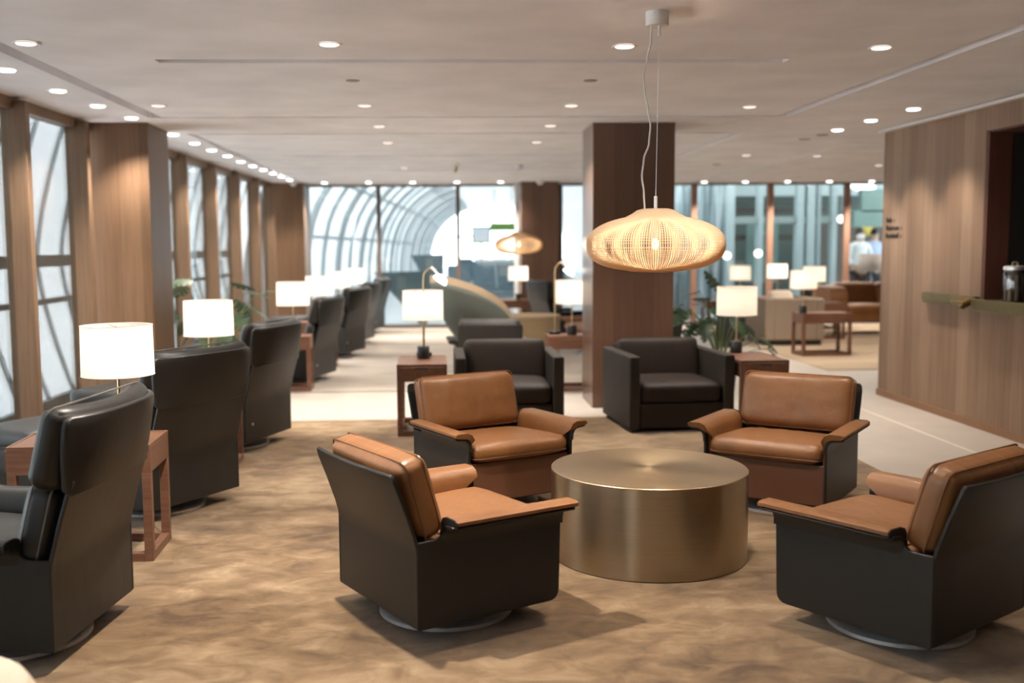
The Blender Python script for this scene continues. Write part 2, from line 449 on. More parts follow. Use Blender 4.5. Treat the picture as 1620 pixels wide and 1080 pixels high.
# rear glass wall
GX = [-2.21, -.98, .402, 1.47, 2.2, 3.2, 4.565, 5.925, 7.304, 8.7, 10.1]
def build_rear():
    for i, (a, c) in enumerate(zip(GX[:-1], GX[1:])):
        b = MB(); b.box(a+.02, c-.02, 18.245, 18.255, .06, CH-.02); struct(b.build('window_%d' % (i+20), 'glass_far'))
    for i, x in enumerate(GX):
        b = MB(); w = .034 if x < 3 else .05
        b.box(x-w, x+w, 18.2, 18.3, 0, CH)
        struct(b.build('window_mullion_%d' % (i+1), 'mullion_dark' if x < 3 else 'mullion_brown'))
    b = MB(); b.box(-2.8, 10.2, 18.2, 18.3, 0, .06); b.box(-2.8, 10.2, 18.2, 18.3, CH-.03, CH); struct(b.build('trim_4', 'rail_dark'))
    b = MB(); b.box(1.385, 1.432, 17.9, 18.2, 0, CH); struct(b.build('trim_5', 'white_paint'))
build_rear()

# right timber wall with serving hatch
def build_right():
    b = MB()
    b.box(4.2, 4.5, 7.83, 9.635, 0, CH-.02)                     # far of the hatch
    b.box(4.2, 4.5, -3.0, 7.83, 0, .93)                         # below
    b.box(4.2, 4.5, -3.0, 7.83, 2.284, CH-.02)                  # above
    b.box(4.2, 4.5, -3.0, 4.4, .93, 2.284)
    struct(b.build('wall_right', 'wall_wood', bevel=.003))
    b = MB(); b.box(4.205, 4.385, 7.79, 7.835, .93, 2.30); b.box(4.21, 5.0, 4.4, 7.83, 2.27, 2.30)
    struct(b.build('trim_6', 'niche_wood'))
    b = MB(); b.box(4.385, 5.0, 7.80, 7.835, .93, 2.27); struct(b.build('trim_9', 'niche_dark'))
    b = MB(); b.box(5.0, 5.05, 3.5, 7.9, .5, 2.4); struct(b.build('wall_hatch_back', 'niche_dark'))
    b = MB(); b.box(4.5, 5.0, 4.35, 4.4, .93, 2.3); struct(b.build('wall_hatch_side', 'niche_dark'))
    b = MB(); b.box(4.5, 5.0, 4.4, 7.83, .85, .93); struct(b.build('trim_8', 'niche_dark'))
    b = MB(); b.box(4.185, 4.2, -3.0, 9.64, 0, .06); struct(b.build('baseboard_right', m_wood('base_oak', (.20,.10,.05,1), (.26,.14,.075,1), (.31,.17,.10,1))))
    b = MB(); b.box(4.15, 4.52, -3.0, 9.66, CH-.035, CH-.012); struct(b.build('trim_7', 'white_paint'))
    b = MB(); b.box(4.5, 10.2, 9.4, 9.6, 0, CH); struct(b.build('wall_return', 'wall_wood'))
    b = MB(); b.box(10.1, 10.2, 9.4, 18.4, 0, CH); struct(b.build('wall_far_right', 'wall_wood'))
    b = MB(); b.box(-3.0, 4.5, -3.1, -3.0, 0, CH); struct(b.build('wall_behind', 'wall_wood'))
build_right()

def serving_ledge():
    t = thing('serving_ledge', 'long aged brass ledge on the timber wall below the dark serving hatch', 'counter', (4.2, 0, 0))
    b = MB(); b.prism([(0, 1.02), (-.05, 1.026), (-.05, .95), (-.035, .938), (0, .938)], 'y', 7.84, 8.70); b.build('wall_strip', 'bronze', t, bevel=.004)
    b = MB(); b.box(-.09, .78, 4.45, 7.78, .935, 1.0); b.box(-.095, -.085, 4.45, 7.80, .92, 1.012); b.build('counter_slab', 'bronze', t, bevel=.004)
    b = MB(); b.prism([(-.055, 1.02), (-.16, .985), (-.16, .965), (-.055, .995)], 'y', 7.80, 7.98)
    b.prism([(-.055, .985), (-.13, .93), (-.12, .92), (-.05, .96)], 'y', 7.86, 7.93); b.build('folded_end', 'bronze_bright', t, bevel=.003)
serving_ledge()

def jar(loc, label):
    t = thing('storage_jar', label, 'jar', loc); t.scale = (1.05, 1.05, 1.17)
    b = MB(); b.lathe([(.068,0), (.073,.01), (.073,.18), (.066,.195), (.066,.2)], 32, cap=False); b.lathe([(.001,.004), (.068,.004)], 32, cap=False); b.build('glass_body', 'jar_glass', t)
    for nm, mt, ph in (('pale_sachets', 'white_paint', 0), ('dark_sachets', 'nuts', 1)):
        b = MB()
        for i in range(ph, 14, 2):
            a = 2*PI*i/14; b.cyl(.05*math.cos(a), .05*math.sin(a), .006, .165, .0115, 10)
        if ph: b.cyl(0, 0, .006, .15, .036, 16)
        b.build(nm, mt, t)
    b = MB(); b.lathe([(.075,.2), (.075,.222), (.06,.226), (.001,.228)], 32); b.build('lid', 'chrome', t, bevel=.002)
    b = MB(); b.tube([(-.02,0,.226), (-.018,0,.246), (0,0,.252), (.018,0,.246), (.02,0,.226)], .005); b.build('lid_handle', 'brass', t)
jar((4.275, 7.5, 1.001), 'glass jar with metal lid on the brass serving ledge at the picture edge')

def sign(txt, z, label):
    c = D.curves.new('wall_lettering', 'FONT'); c.body = txt; c.size = .066; c.extrude = .002; c.offset = .0012
    o = D.objects.new('wall_lettering', c); COL.objects.link(o); c.materials.append(M['letter'])
    m = Matrix(((0, 0, -1, 4.197), (-1, 0, 0, 9.545), (0, 1, 0, z), (0, 0, 0, 1))); o.matrix_world = m
    me = D.meshes.new_from_object(o.evaluated_get(bpy.context.evaluated_depsgraph_get()))
    p = D.objects.new('lettering', me); COL.objects.link(p); p.matrix_world = m; D.objects.remove(o); p.name = 'wall_lettering'
    tag(p, label, 'sign', 'black lettering on the timber wall')
sign('Bath  \u203a', 1.627, 'top line of black lettering at the far edge of the timber wall')
sign('Restroom  \u203a', 1.556, 'middle line of black lettering at the far edge of the timber wall')
sign('Bookshelf  \u203a', 1.485, 'bottom line of black lettering at the far edge of the timber wall')

# ------------------------------------------------------------------ ceiling fittings
def downlight_proto(name, lens):
    t = D.objects.new(name, None); COL.objects.link(t)
    b = MB(); b.lathe([(.052,-.001), (.066,-.003), (.068,.0), (.052,.004)], 28, cap=False); b.build('trim_ring', 'white_paint', t)
    b = MB(); b.lathe([(.001,-.009), (.03,-.008), (.046,-.005), (.053,.001)], 28, cap=False); b.build('lens', lens, t)
    return t
DL_B = downlight_proto('downlight', 'lens_bright'); DL_W = downlight_proto('downlight', 'lens_warm'); DL_D = downlight_proto('downlight', 'lens_dim')
used = {}
def downlight(kind, x, y, label, group, power, spot=85, blend=.7, color=(1,.90,.79)):
    src = {'b': DL_B, 'w': DL_W, 'd': DL_D}[kind]
    if kind not in used: used[kind] = 1; o = src
    else: o = copy_tree(src)
    o.location = (x, y, CH-.006); tag(o, label, 'ceiling light', group)
    LIGHTS.append((x, y, power, spot, blend, color))
LIGHTS = []
g = 'downlights in the ceiling'
for (x, y), w in zip([(-2.076,5.494), (-.538,5.52), (1.013,5.575), (2.411,5.609)], ['at the left by the window groove', 'left of the slot ahead of it', 'beside the big pendant cord', 'near the right ceiling groove']):
    downlight('w', x, y, 'large warm downlight in the nearest ceiling row, ' + w, g, 50, 100)
for i, (x, y) in enumerate([(-2.034,7.868), (-.515,7.892), (1.038,7.916), (2.428,8.01)]):
    downlight('d', x, y, 'warm downlight in the second ceiling row, %s from the windows' % ORD[i], g, 70, 105)
for (x, y), w in zip([(-.48,9.25), (1.027,9.243), (-.469,10.715), (1.047,10.704), (-.404,14.17), (3.729,12.4), (4.636,12.53), (6.073,14.1)],
    ['left one just past the first full-width groove', 'right one just past the first full-width groove', 'left one two rows before the rear pendant', 'right one two rows before the rear pendant',
     'far one above the window chairs aisle', 'right of the walnut column, left of two', 'right of the walnut column, beside a groove', 'above the tan leather sofa']):
    downlight('d', x, y, 'small warm downlight, ' + w, g, 62 if y < 10 else 100, 110)
WINL = [(-2.506,6.315), (-2.501,7.14), (-2.481,7.896), (-2.445,8.622), (-2.422,9.871), (-2.416,10.709), (-2.409,11.478), (-2.382,12.196), (-2.381,13.011), (-2.359,13.727), (-2.33,14.4), (-2.31,15.1), (-2.29,15.8), (-2.28,16.6)]
for i, (x, y) in enumerate(WINL):
    downlight('b', x, y, 'bright downlight in the row along the windows, %s from the camera' % ORD[i], 'downlights along the windows', 75, 110)
for i, (x, y) in enumerate([(3.79,8.182), (3.768,8.932), (3.764,9.67)]):
    downlight('b', x, y, 'bright downlight beside the timber wall, %s from the camera' % ORD[i], 'downlights beside the timber wall', 45, 90)
for i, x in enumerate([-1.825, -1.093, -.364, .373, 1.097]):
    downlight('b', x, 17.4, 'bright downlight above the rear glass, %s from the left corner pillar' % ORD[i], 'downlights along the rear glass', 110, 110)
for i, x in enumerate([4.613, 5.328, 6.062, 6.792, 7.529]):
    downlight('b', x, 17.75, 'bright downlight above the right rear glass, %s past the walnut column' % ORD[i], 'downlights along the rear glass', 110, 110)
for i, (x, y, p, s, bl, c) in enumerate(LIGHTS):
    light('ceiling_spot', 'SPOT', (x, y, CH-.03), p, c, None, .035, s, bl)
# unseen spots added over the near room, no fixtures; strongest pair follows the shadows
for i, (x, y, p) in enumerate([(-2.05,3.9,16), (-.62,3.92,185), (1.05,3.95,72), (2.45,3.95,14), (-.54,1.6,20), (1.01,1.6,14), (2.45,1.6,6)]):
    light('ceiling_spot', 'SPOT', (x, y, CH-.012), p, (1,.88,.75), None, .03, 104, .7)
for i, (x, y) in enumerate([(3.82,7.3), (3.82,5.6), (3.82,4.0)]):  # more unseen spots added along the timber wall, without fixtures
    light('ceiling_spot', 'SPOT', (x, y, CH-.012), 9, (1,.84,.66), None, .05, 90, .7)

def puck(x, y, label, r=.045, dark=True):
    b = MB(); b.lathe([(.001,-.006), (r*.85,-.006), (r,-.002), (r,.002)], 20)
    o = b.build('ceiling_speaker' if dark else 'dome_camera', m_plain('grey_grille', (.34,.31,.28,1), .6) if dark else 'white_paint')
    o.location = (x, y, CH); tag(o, label, 'ceiling speaker' if dark else 'camera', 'small discs in the ceiling')
puck(-.512, 6.729, 'small dark disc in the ceiling behind the front slot, left one')
puck(1.006, 6.74, 'small dark disc in the ceiling behind the front slot, right one')
puck(3.766, 10.54, 'small dark disc in the ceiling at the end of the timber wall, farther one', .06)
puck(3.79, 10.12, 'small dark disc in the ceiling at the end of the timber wall, nearer one', .06)
puck(3.77, 13.86, 'small dark disc in the ceiling above the taupe armchair', .06)
def dome(x, y, label):
    t = thing('dome_camera', label, 'camera', (x, y, CH), 0, 'dome cameras by the rear pillars')
    b = MB(); b.lathe([(.001,-.075), (.03,-.068), (.055,-.045), (.065,-.02)], 24); b.build('dome', 'white_paint', t)
    b = MB(); b.lathe([(.07,-.02), (.07,.001)], 24); b.build('mount_ring', 'white_paint', t)
dome(1.74, 17.2, 'white dome camera in front of the rear walnut pillar')
dome(-2.30, 17.15, 'white dome camera in front of the oak corner pillar')
t = thing('ceiling_projector_bracket', 'small olive bracket hanging from the ceiling above the green lounge', 'bracket', (.28, 13.45, CH))
b = MB(); b.cyl(0, 0, -.03, .001, .05, 20); b.build('mount_plate', 'white_paint', t)
b = MB(); b.tube([(0,0,-.02), (.005,0,-.07), (-.02,0,-.11)], .016); b.build('bracket_arm', m_plain('olive_metal', (.22,.18,.10,1), .5), t)

# ------------------------------------------------------------------ pendants
def make_pendant(x, y, label):
    t = thing('rattan_pendant_lamp', label, 'pendant lamp', (x, y, 0), 0, 'rattan pendant lamps')
    prof = []                       # r,z from the bottom opening to the top collar
    zc, R, hh = 1.452, .316, .128
    NP = 36
    for i in range(NP+1):
        a = -PI/2+PI*i/NP
        e = 2/2.75 if a < 0 else 2/2.1
        r = R*abs(math.cos(a))**e; z = zc+hh*math.copysign(abs(math.sin(a))**e, a)
        if (a < 0 and r > .10) or (a >= 0 and r > .125): prof.append((r, z))
    prof += [(.105, zc+.134), (.085, zc+.148), (.06, zc+.155)]
    n = 172
    b = MB()
    for i in range(n):
        ca, sa = math.cos(2*PI*i/n), math.sin(2*PI*i/n)
        b.tube([(r*ca, r*sa, z) for r, z in prof], .0027, 4)
    for j, (r, z) in enumerate(prof):
        if j % 1 == 0: b.tube([(r*math.cos(2*PI*k/86), r*math.sin(2*PI*k/86), z) for k in range(86)], .0013, 3, True)
    o = b.build('woven_shade', 'rattan', t, smooth=180)
    # bottom grid
    b = MB(); b.lathe([(.135, zc-hh+.004), (.12, zc-hh+.001), (.105, zc-hh-.001), (.085, zc-hh-.002), (.065, zc-hh-.003), (.05, zc-hh-.003), (.015, zc-hh-.003)], 95, cap=False)
    o = b.build('woven_base', 'rattan', t); w = o.modifiers.new('weave', 'WIREFRAME'); w.thickness = .005; w.use_even_offset = False
    b = MB(); b.cyl(0, 0, zc+.152, zc+.158, .055, 28); b.cyl(0, 0, zc+.155, zc+.215, .008, 12); b.build('cap_rod', 'white_paint', t)
    b = MB(); b.cyl(0, 0, zc+.02, zc+.152, .022, 16); b.build('lamp_holder', 'white_paint', t)
    b = MB(); b.lathe([(.001, zc-.03), (.012, zc-.025), (.016, zc-.008), (.012, zc+.01), (.008, zc+.03)], 16); b.build('bulb', 'bulb', t)
    b = MB(); b.lathe([(.05, CH-.062), (.052, CH-.058), (.052, CH), (.05, CH)], 28); b.build('canopy', 'white_paint', t)
    b = MB(); b.cyl(.008, -.01, CH-.11, CH-.055, .008, 12); b.build('canopy_stem', 'white_paint', t)
    b = MB(); b.tube([(.008, -.01, CH-.1), (0, 0, zc+.2)], .0018, 6); b.build('suspension_wire', 'chrome', t)
    z0, z1 = CH-.06, zc+.155
    pts = []
    xs = [-.028, -.03, -.045, -.062, -.055, -.04, -.028, -.034, -.058, -.066, -.056, -.052]
    m = 48
    for i in range(m+1):
        f = i/m*(len(xs)-1); k = min(int(f), len(xs)-2); u = f-k; u = u*u*(3-2*u)
        pts.append((xs[k]*(1-u)+xs[k+1]*u, -.005, z0+(z1-z0)*i/m))
    b = MB(); b.tube(pts, .0042, 8); b.build('cord', 'white_paint', t)
    return t
make_pendant(1.018, 4.782, 'large woven rattan pendant lamp with white cord, over the brass drum table')
make_pendant(1.10, 13.71, 'smaller looking rattan pendant lamp beside the rear walnut pillar')
light('pendant_bulb', 'POINT', (1.018, 4.782, 1.44), 30, (1,.78,.52), None, .03)
light('pendant_bulb', 'POINT', (1.10, 13.71, 1.44), 28, (1,.78,.52), None, .03)

# ------------------------------------------------------------------ lounge chairs
XR = -.31     # rear plane of the shell in chair space (forward is +X)
def rounded(poly, rad, n=5):
    """round the 2D corners with radius rad[i]"""
    out = []; L = len(poly)
    for i, p in enumerate(poly):
        r = rad[i] if isinstance(rad, (list, tuple)) else rad
        p = Vector(p)
        if r <= 0: out.append(tuple(p)); continue
        a = (Vector(poly[i-1])-p); c = (Vector(poly[(i+1) % L])-p)
        la, lc = a.length, c.length; a.normalize(); c.normalize(); r = min(r, la*.49, lc*.49)
        s0, s1 = p+a*r, p+c*r
        for k in range(n+1):
            u = k/n; out.append(tuple(s0*(1-u)**2+p*2*u*(1-u)+s1*u*u))
    return out
def sheet(b, rows, th, ncol=10, pw=2.0):
    """curved plate: rows of (x, z, halfwidth, forward bend at the edges, normal dx, dz)"""
    rings = []
    for x, z, w, bd, nx, nz in rows:
        f, k = [], []
        for i in range(ncol+1):
            u = 2*i/ncol-1; xo = x+bd*abs(u)**pw
            f.append((xo+nx*th/2, u*w, z+nz*th/2)); k.append((xo-nx*th/2, u*w, z-nz*th/2))
        rings.append(f+list(reversed(k)))
    b.loft(rings)
def cush_T(c, tilt, ax='Y'):
    return Matrix.Translation(Vector(c)) @ Matrix.Rotation(tilt, 4, ax)
def outline(h, r, n=6):
    """rounded rectangle loop in local xy"""
    pts = []
    for cx, cy, a0 in ((h[0]-r, h[1]-r, 0), (-h[0]+r, h[1]-r, PI/2), (-h[0]+r, -h[1]+r, PI), (h[0]-r, -h[1]+r, 3*PI/2)):
        for k in range(n+1):
            a = a0+PI/2*k/n; pts.append((cx+r*math.cos(a), cy+r*math.sin(a)))
    return pts

def make_chair(name, label, high, group):
    t = thing(name, label, 'armchair', (0, 0, 0), 0, group)
    lea, pipe, apron = ('black', 'black_pipe_glint', 'black') if high else ('tan', 'tan_pipe', 'apron')
    X = lambda x: x+XR
    for s in (-1, 1):
        b = MB()
        poly = rounded([(X(0),.07), (X(.625),.07), (X(.635),.425), (X(.115),.425), (X(.095),.392), (X(0),.392)], [.012,.045,.02,.03,.02,.01])
        b.prism(poly, 'y', s*.316, s*.330)
        sec = [(.316,.37), (.330,.37), (.332,.400), (.340,.420), (.356,.431), (.408,.437), (.414,.445), (.405,.449), (.352,.444), (.331,.434), (.319,.414), (.316,.395)]
        rings = []
        for x, k in ((.105,.86), (.115,.95), (.13,1), (.62,1), (.640,1), (.645,.97)):
            rings.append([(X(x), s*(.316+(y-.316)*k), z) for y, z in sec])
        b.loft(rings)
        lip = [(.2945,.36), (.2945,.39), (.300,.436), (.316,.467), (.346,.476), (.404,.475), (.419,.467), (.417,.444), (.352,.440), (.332,.42), (.330,.39), (.330,.36)]
        b.loft([[(X(x), s*(.306+(y-.306)*k), .36+(z-.36)*(k*.5+.5)) for y, z in lip] for x, k in ((.112,.97), (.119,1.0))])
        b.build('side_panel', 'shell', t, bevel=.003)
        sec = [(.296,.27), (.296,.39), (.302,.433), (.318,.461), (.346,.473), (.404,.472), (.4165,.466), (.4165,.454), (.405,.4485), (.352,.4435), (.331,.4335), (.3155,.414), (.3155,.27)]
        rings = []
        for x, k in ((.118,.96), (.13,1), (.40,1), (.615,1), (.648,1), (.655,.985)):
            rings.append([(X(x) if z > .43 else X(min(x, .585+.03*max(0, (z-.38)/.05))), s*(.306+(y-.306)*k), (.36+(z-.36)*(k*.3+.7)) if z > .43 else z) for y, z in sec])
        b = MB(); b.loft(rings); b.build('armrest', lea, t, bevel=.004)
    # back shell
    th = .014
    if not high:
        rows = [(X(.008),.072,.312,0,1,0), (X(.008),.085,.328,0,1,0), (X(.008),.34,.328,.0,1,0), (X(.004),.375,.328,.0,.97,.2),
                (X(-.012),.42,.328,.004,.93,.35), (X(-.055),.52,.328,.012,.92,.38), (X(-.092),.605,.327,.016,.92,.38), (X(-.104),.634,.322,.018,.92,.38), (X(-.108),.645,.310,.018,.92,.38)]
    else:
        rows = [(X(.008),.072,.312,0,1,0), (X(.008),.085,.328,0,1,0), (X(.008),.34,.328,.0,1,0), (X(.004),.375,.328,.0,.97,.2),
                (X(-.012),.42,.328,.004,.95,.3), (X(-.05),.53,.325,.012,.95,.3), (X(-.085),.625,.325,.016,.95,.3), (X(-.10),.665,.322,.018,.95,.3)]
    b = MB(); sheet(b, rows, th); b.build('back_shell', 'shell' if not high else 'black', t, bevel=.003)
    if high:
        rows = [(X(-.092),.612,.318,.02,.95,.3), (X(-.098),.63,.336,.035,.95,.3), (X(-.125),.70,.350,.058,.97,.25), (X(-.145),.78,.358,.072,.985,.17), (X(-.158),.85,.358,.078,.99,.1), (X(-.162),.873,.350,.078,1,.0), (X(-.163),.885,.325,.074,1,0)]
        b = MB(); sheet(b, rows, .022, 14, 3.0); b.build('upper_back_shell', 'black', t, bevel=.006)
        T = Matrix.Translation((X(-.075),0,.762)) @ Matrix.Rotation(math.radians(75), 4, 'Y') @ Matrix.Rotation(PI, 4, 'X')
        T = Matrix.Translation((X(-.075),0,.760)) @ Matrix.Rotation(math.radians(-14), 4, 'Y') @ Matrix(((0,0,1,0),(0,1,0,0),(-1,0,0,0),(0,0,0,1)))
        b = MB(); b.cushion((0,0,0), (.142,.362,.046), .044, .014, 16, T, .006, 3., .07)
        hd = b.build('headrest_cushion', 'black', t)
        b = MB(); b.tube([T @ Vector((x, y, .012+.07*abs(y/.362)**2.2)) for x, y in outline((.144,.364), .05)], .0035, 6, True); b.build('piping', 'black_pipe_glint', hd)
    # seat pan, cushions, apron
    b = MB(); b.box(X(.03), X(.60), -.31, .31, .085, .105); b.build('seat_pan', 'shell', t)
    TS = Matrix.Translation((X(.36),0,.338)) @ Matrix.Rotation(math.radians(-3.5), 4, 'Y')
    b = MB(); b.cushion((0,0,0), (.287,.296,.044), .04, .022, 20, TS, .009, 1.5)
    sc = b.build('seat_cushion', lea, t)
    b = MB(); b.tube([TS @ Vector((x, y, -.03)) for x, y in outline((.286,.295), .04)], .004, 6, True); b.build('piping', pipe, sc)
    if high: tilt, cz, hz, cx = -15, .50, .145, .065
    else: tilt, cz, hz, cx = -16, .537, .152, .045
    T = Matrix.Translation((X(cx),0,cz)) @ Matrix.Rotation(math.radians(tilt), 4, 'Y') @ Matrix(((0,0,1,0),(0,1,0,0),(-1,0,0,0),(0,0,0,1)))
    b = MB(); b.cushion((0,0,0), (hz,.306,.055), .04, .018, 22, T, .013, 7.)
    bc = b.build('back_cushion', lea, t)
    for zz in (.034, -.034):
        b = MB(); b.tube([T @ Vector((x, y, zz)) for x, y in outline((hz+.002,.308), .03)], .0038, 6, True); b.build('piping', pipe, bc)
    b = MB(); b.box(X(.585), X(.612), -.315, .315, .082, .30); b.build('front_panel', apron, t, bevel=.008)
    b = MB(); b.lathe([(.265,0), (.265,.014), (.24,.026), (.04,.036), (.03,.09)], 48); b.build('swivel_base', 'chrome', t)
    if high:
        b = MB(); b.lathe([(.001,.003), (.009,.003), (.009,-.004)], 14)
        o = b.build('release_button', 'chrome', t); o.rotation_euler = (0, -PI/2, 0); o.location = (X(.0), .24, .20)
    return t

def make_copies(proto, arr, group):
    for i, (x, y, rz, lab) in enumerate(arr):
        if i == 0:
            proto.location = (x, y, .008); proto.rotation_euler = (0, 0, math.radians(rz)); tag(proto, lab, None, group)
        else: copy_tree(proto, None, (x, y, .008), rz, lab, group)
tan = make_chair('swivel_armchair', 'x', False, 'g')
make_copies(tan, [
    (.026, 4.027, 30, 'tan leather swivel armchair with dark shell, seen from behind left of the drum table'),
    (1.744, 3.754, 125, 'tan leather swivel armchair at the right front, its dark shell cut by the picture edge'),
    (.300, 5.745, 298, 'tan leather swivel armchair facing us left behind the drum table'),
    (1.904, 5.577, 234, 'tan leather swivel armchair facing us right behind the drum table'),
    (2.12, 13.6, 200, 'tan leather armchair mostly hidden behind the central walnut column')], 'tan swivel armchairs')
blk = make_chair('high_back_armchair', 'x', True, 'g')
HB = [(-1.575, 3.825, 173, 'black high-back leather armchair nearest the camera, beside the first lamp table'),
    (-1.576, 5.777, 148, 'black high-back armchair turned squarely away, second from the camera'),
    (-1.506, 7.586, 160, 'black high-back armchair third from the camera, at the edge of the brown carpet'),
    (-1.488, 11.145, 165, 'black high-back armchair by the windows just past the pale stone strip'),
    (-1.355, 13.66, 160, 'black high-back armchair by the windows, third from the rear glass'),
    (-1.30, 15.37, 168, 'black high-back armchair by the windows, second from the rear glass'),
    (-1.24, 17.3, 168, 'black high-back armchair by the windows nearest the rear glass'),
    (1.86, 15.4, 20, 'black high-back armchair half hidden behind the lamp left of the walnut column')]
make_copies(blk, HB, 'black high-back armchairs')
for c in list(blk.children):
    if c.name.startswith('release_button'): D.objects.remove(c)
# plain low-back in black
def recolor(root, mp):
    for c in list(root.children)+[g for k in root.children for g in k.children]:
        if c.type == 'MESH':
            c.data = c.data.copy()
            for i, m in enumerate(c.data.materials):
                if m.name in mp: c.data.materials[i] = M[mp[m.name]]
lb = copy_tree(tan, None, (.53, 10.72, .008), 92, 'black low-back armchair seen from behind, beyond the left dark box armchair', 'black low-back armchairs')
recolor(lb, {'tan_leather': 'black', 'tan_piping': 'black_pipe_glint', 'brown_leather': 'black'})
copy_tree(lb, None, (6.50, 17.45, .008), 80, 'black low-back armchair by the rear glass beside the tan sofa', 'black low-back armchairs')
copy_tree(lb, None, (2.35, 11.6, .008), 95, 'black low-back armchair seen behind the column foot and the monstera', 'black low-back armchairs')

def make_ottoman(label):
    t = thing('ottoman', label, 'ottoman', (0,0,0), 0, 'black ottomans by the windows')
    b = MB(); b.prism(rounded([(-.25,.07), (.25,.07), (.26,.29), (-.26,.29)], .03), 'y', -.29, .29); b.build('box_frame', 'shell', t, bevel=.006)
    b = MB(); b.cushion((0,0,.335), (.265,.295,.055), .04, .018, 12, None, .005, 2.)
    c = b.build('cushion', 'black', t)
    b = MB(); b.tube([(x, y, .30) for x, y in outline((.264,.294), .045)], .0035, 6, True); b.build('piping', 'black_pipe_glint', c)
    b = MB(); b.lathe([(.19,0), (.19,.012), (.04,.03), (.03,.08)], 32); b.build('swivel_base', 'chrome', t)
    return t
ot = make_ottoman('x')
oa = []
for (x, y, rz, l), who in zip(HB[1:6], ['second high-back armchair from the camera', 'third high-back armchair from the camera', 'high-back armchair past the stone strip', 'armchair third from the rear glass', 'armchair second from the rear glass']):
    a = math.radians(rz); oa.append((x+.93*math.cos(a), y+.93*math.sin(a), rz, 'black leather ottoman by the windows, in front of the ' + who))
make_copies(ot, oa, 'black ottomans by the windows')

# ------------------------------------------------------------------ side tables and lamps
def make_table(label, L=.64, W=.38, Ht=.545, cab=False):
    t = thing('side_table', label, 'side table', (0,0,0), 0, 'walnut side tables')
    l, w, k = L/2, W/2, .02
    for sx in (-1, 1):
        for sy in (-1, 1):
            b = MB(); b.box(sx*(l-k)-k, sx*(l-k)+k, sy*(w-k)-k, sy*(w-k)+k, 0, Ht-.13); b.build('leg', 'table_wood', t, bevel=.002)
    b = MB()
    for s in (-1, 1):
        b.box(-l+.04, l-.04, s*(w-k)-k, s*(w-k)+k, .0, .04); b.box(s*(l-k)-k, s*(l-k)+k, -w+.04, w-.04, .0, .04)
    b.build('base_stretcher', 'table_wood', t, bevel=.002)
    b = MB(); b.box(-l, l, -w, w, Ht-.13, Ht-.012); b.build('apron', 'table_wood', t, bevel=.002)
    b = MB(); b.box(-l+.012, l-.012, -w+.012, w-.012, Ht-.012, Ht-.0025)
    for s in (-1, 1): b.box(-l, l, s*(w-.006)-.006, s*(w-.006)+.006, Ht-.012, Ht); b.box(s*(l-.006)-.006, s*(l-.006)+.006, -w+.012, w-.012, Ht-.012, Ht)
    b.build('table_top', 'table_wood', t)
    b = MB(); b.box(-l-.014, -l, -w+.02, w-.02, Ht-.118, Ht-.02); dr = b.build('drawer_front', 'table_wood', t, bevel=.002)
    b = MB(); b.box(-l-.018, -l-.012, -.05, .05, Ht-.034, Ht-.022); b.build('pull', 'black_metal', dr)
    return t
tb = make_table('x')
TABLES = [(-1.64, 4.90, 2, 'walnut side table between the first two black high-back armchairs'),
    (-1.64, 6.86, 3, 'walnut side table mostly hidden behind the second black high-back armchair'),
    (-1.58, 10.48, 2, 'walnut side table by the windows on the pale stone strip'),
    (-1.52, 12.45, 2, 'walnut side table between the fourth and fifth high-back armchairs'),
    (-1.44, 14.5, 2, 'walnut side table between the fifth and sixth high-back armchairs'),
    (-1.38, 16.35, 2, 'walnut side table between the two rearmost high-back armchairs'),
    (-.112, 8.10, 90, 'walnut side table left of the dark box armchair, holding a lamp and a reading lamp'),
    (2.50, 8.10, 92, 'walnut side table right of the dark box armchair, in front of the monstera'),
    (1.42, 10.25, 180, 'walnut side table left behind the central walnut column'),
    (1.25, 16.95, 180, 'walnut side table in front of the rear walnut pillar'),
    (4.96, 13.12, 182, 'walnut side table at the right rear, standing alone before the taupe armchair'),
    (5.77, 15.35, 180, 'walnut side table beside the tan leather sofa, behind the taupe armchair'),
    (5.62, 17.05, 180, 'walnut side table against the rear glass, behind the taupe armchair'),
    (4.55, 16.2, 180, 'walnut side table hidden behind the monstera, under a lamp')]
make_copies(tb, TABLES, 'walnut side tables')

def make_lamp(label):
    t = thing('table_lamp', label, 'table lamp', (0,0,0), 0, 'white drum table lamps')
    b = MB(); b.lathe([(.046,0), (.048,.003), (.048,.092), (.045,.096)], 28); b.build('base', 'black_metal', t)
    b = MB(); b.lathe([(.014,.096), (.014,.112), (.0065,.114), (.0065,.36), (.012,.362), (.012,.40), (.004,.402), (.004,.535)], 14); b.build('stem', 'brass', t)
    b = MB(); b.lathe([(.163,.31), (.160,.54)], 56, cap=False); sh = b.build('lamp_shade', 'shade', t)
    for z, r in ((.3105,.163), (.5395,.160)):
        b = MB(); b.tube([(r*math.cos(2*PI*i/48), r*math.sin(2*PI*i/48), z) for i in range(48)], .002, 6, True)
        b.build('shade_hem', 'shade_rim', sh)
    b = MB()
    for a in (0, 2*PI/3, 4*PI/3): b.tube([(0,0,.53), (.16*math.cos(a), .16*math.sin(a), .535)], .0018, 5)
    b.build('spider', 'brass', sh)
    b = MB(); b.lathe([(.010,.40), (.026,.425), (.030,.445), (.022,.468), (.001,.474)], 16); b.build('bulb', 'bulb', t)
    return t
lp = make_lamp('x')
TZ = .5455
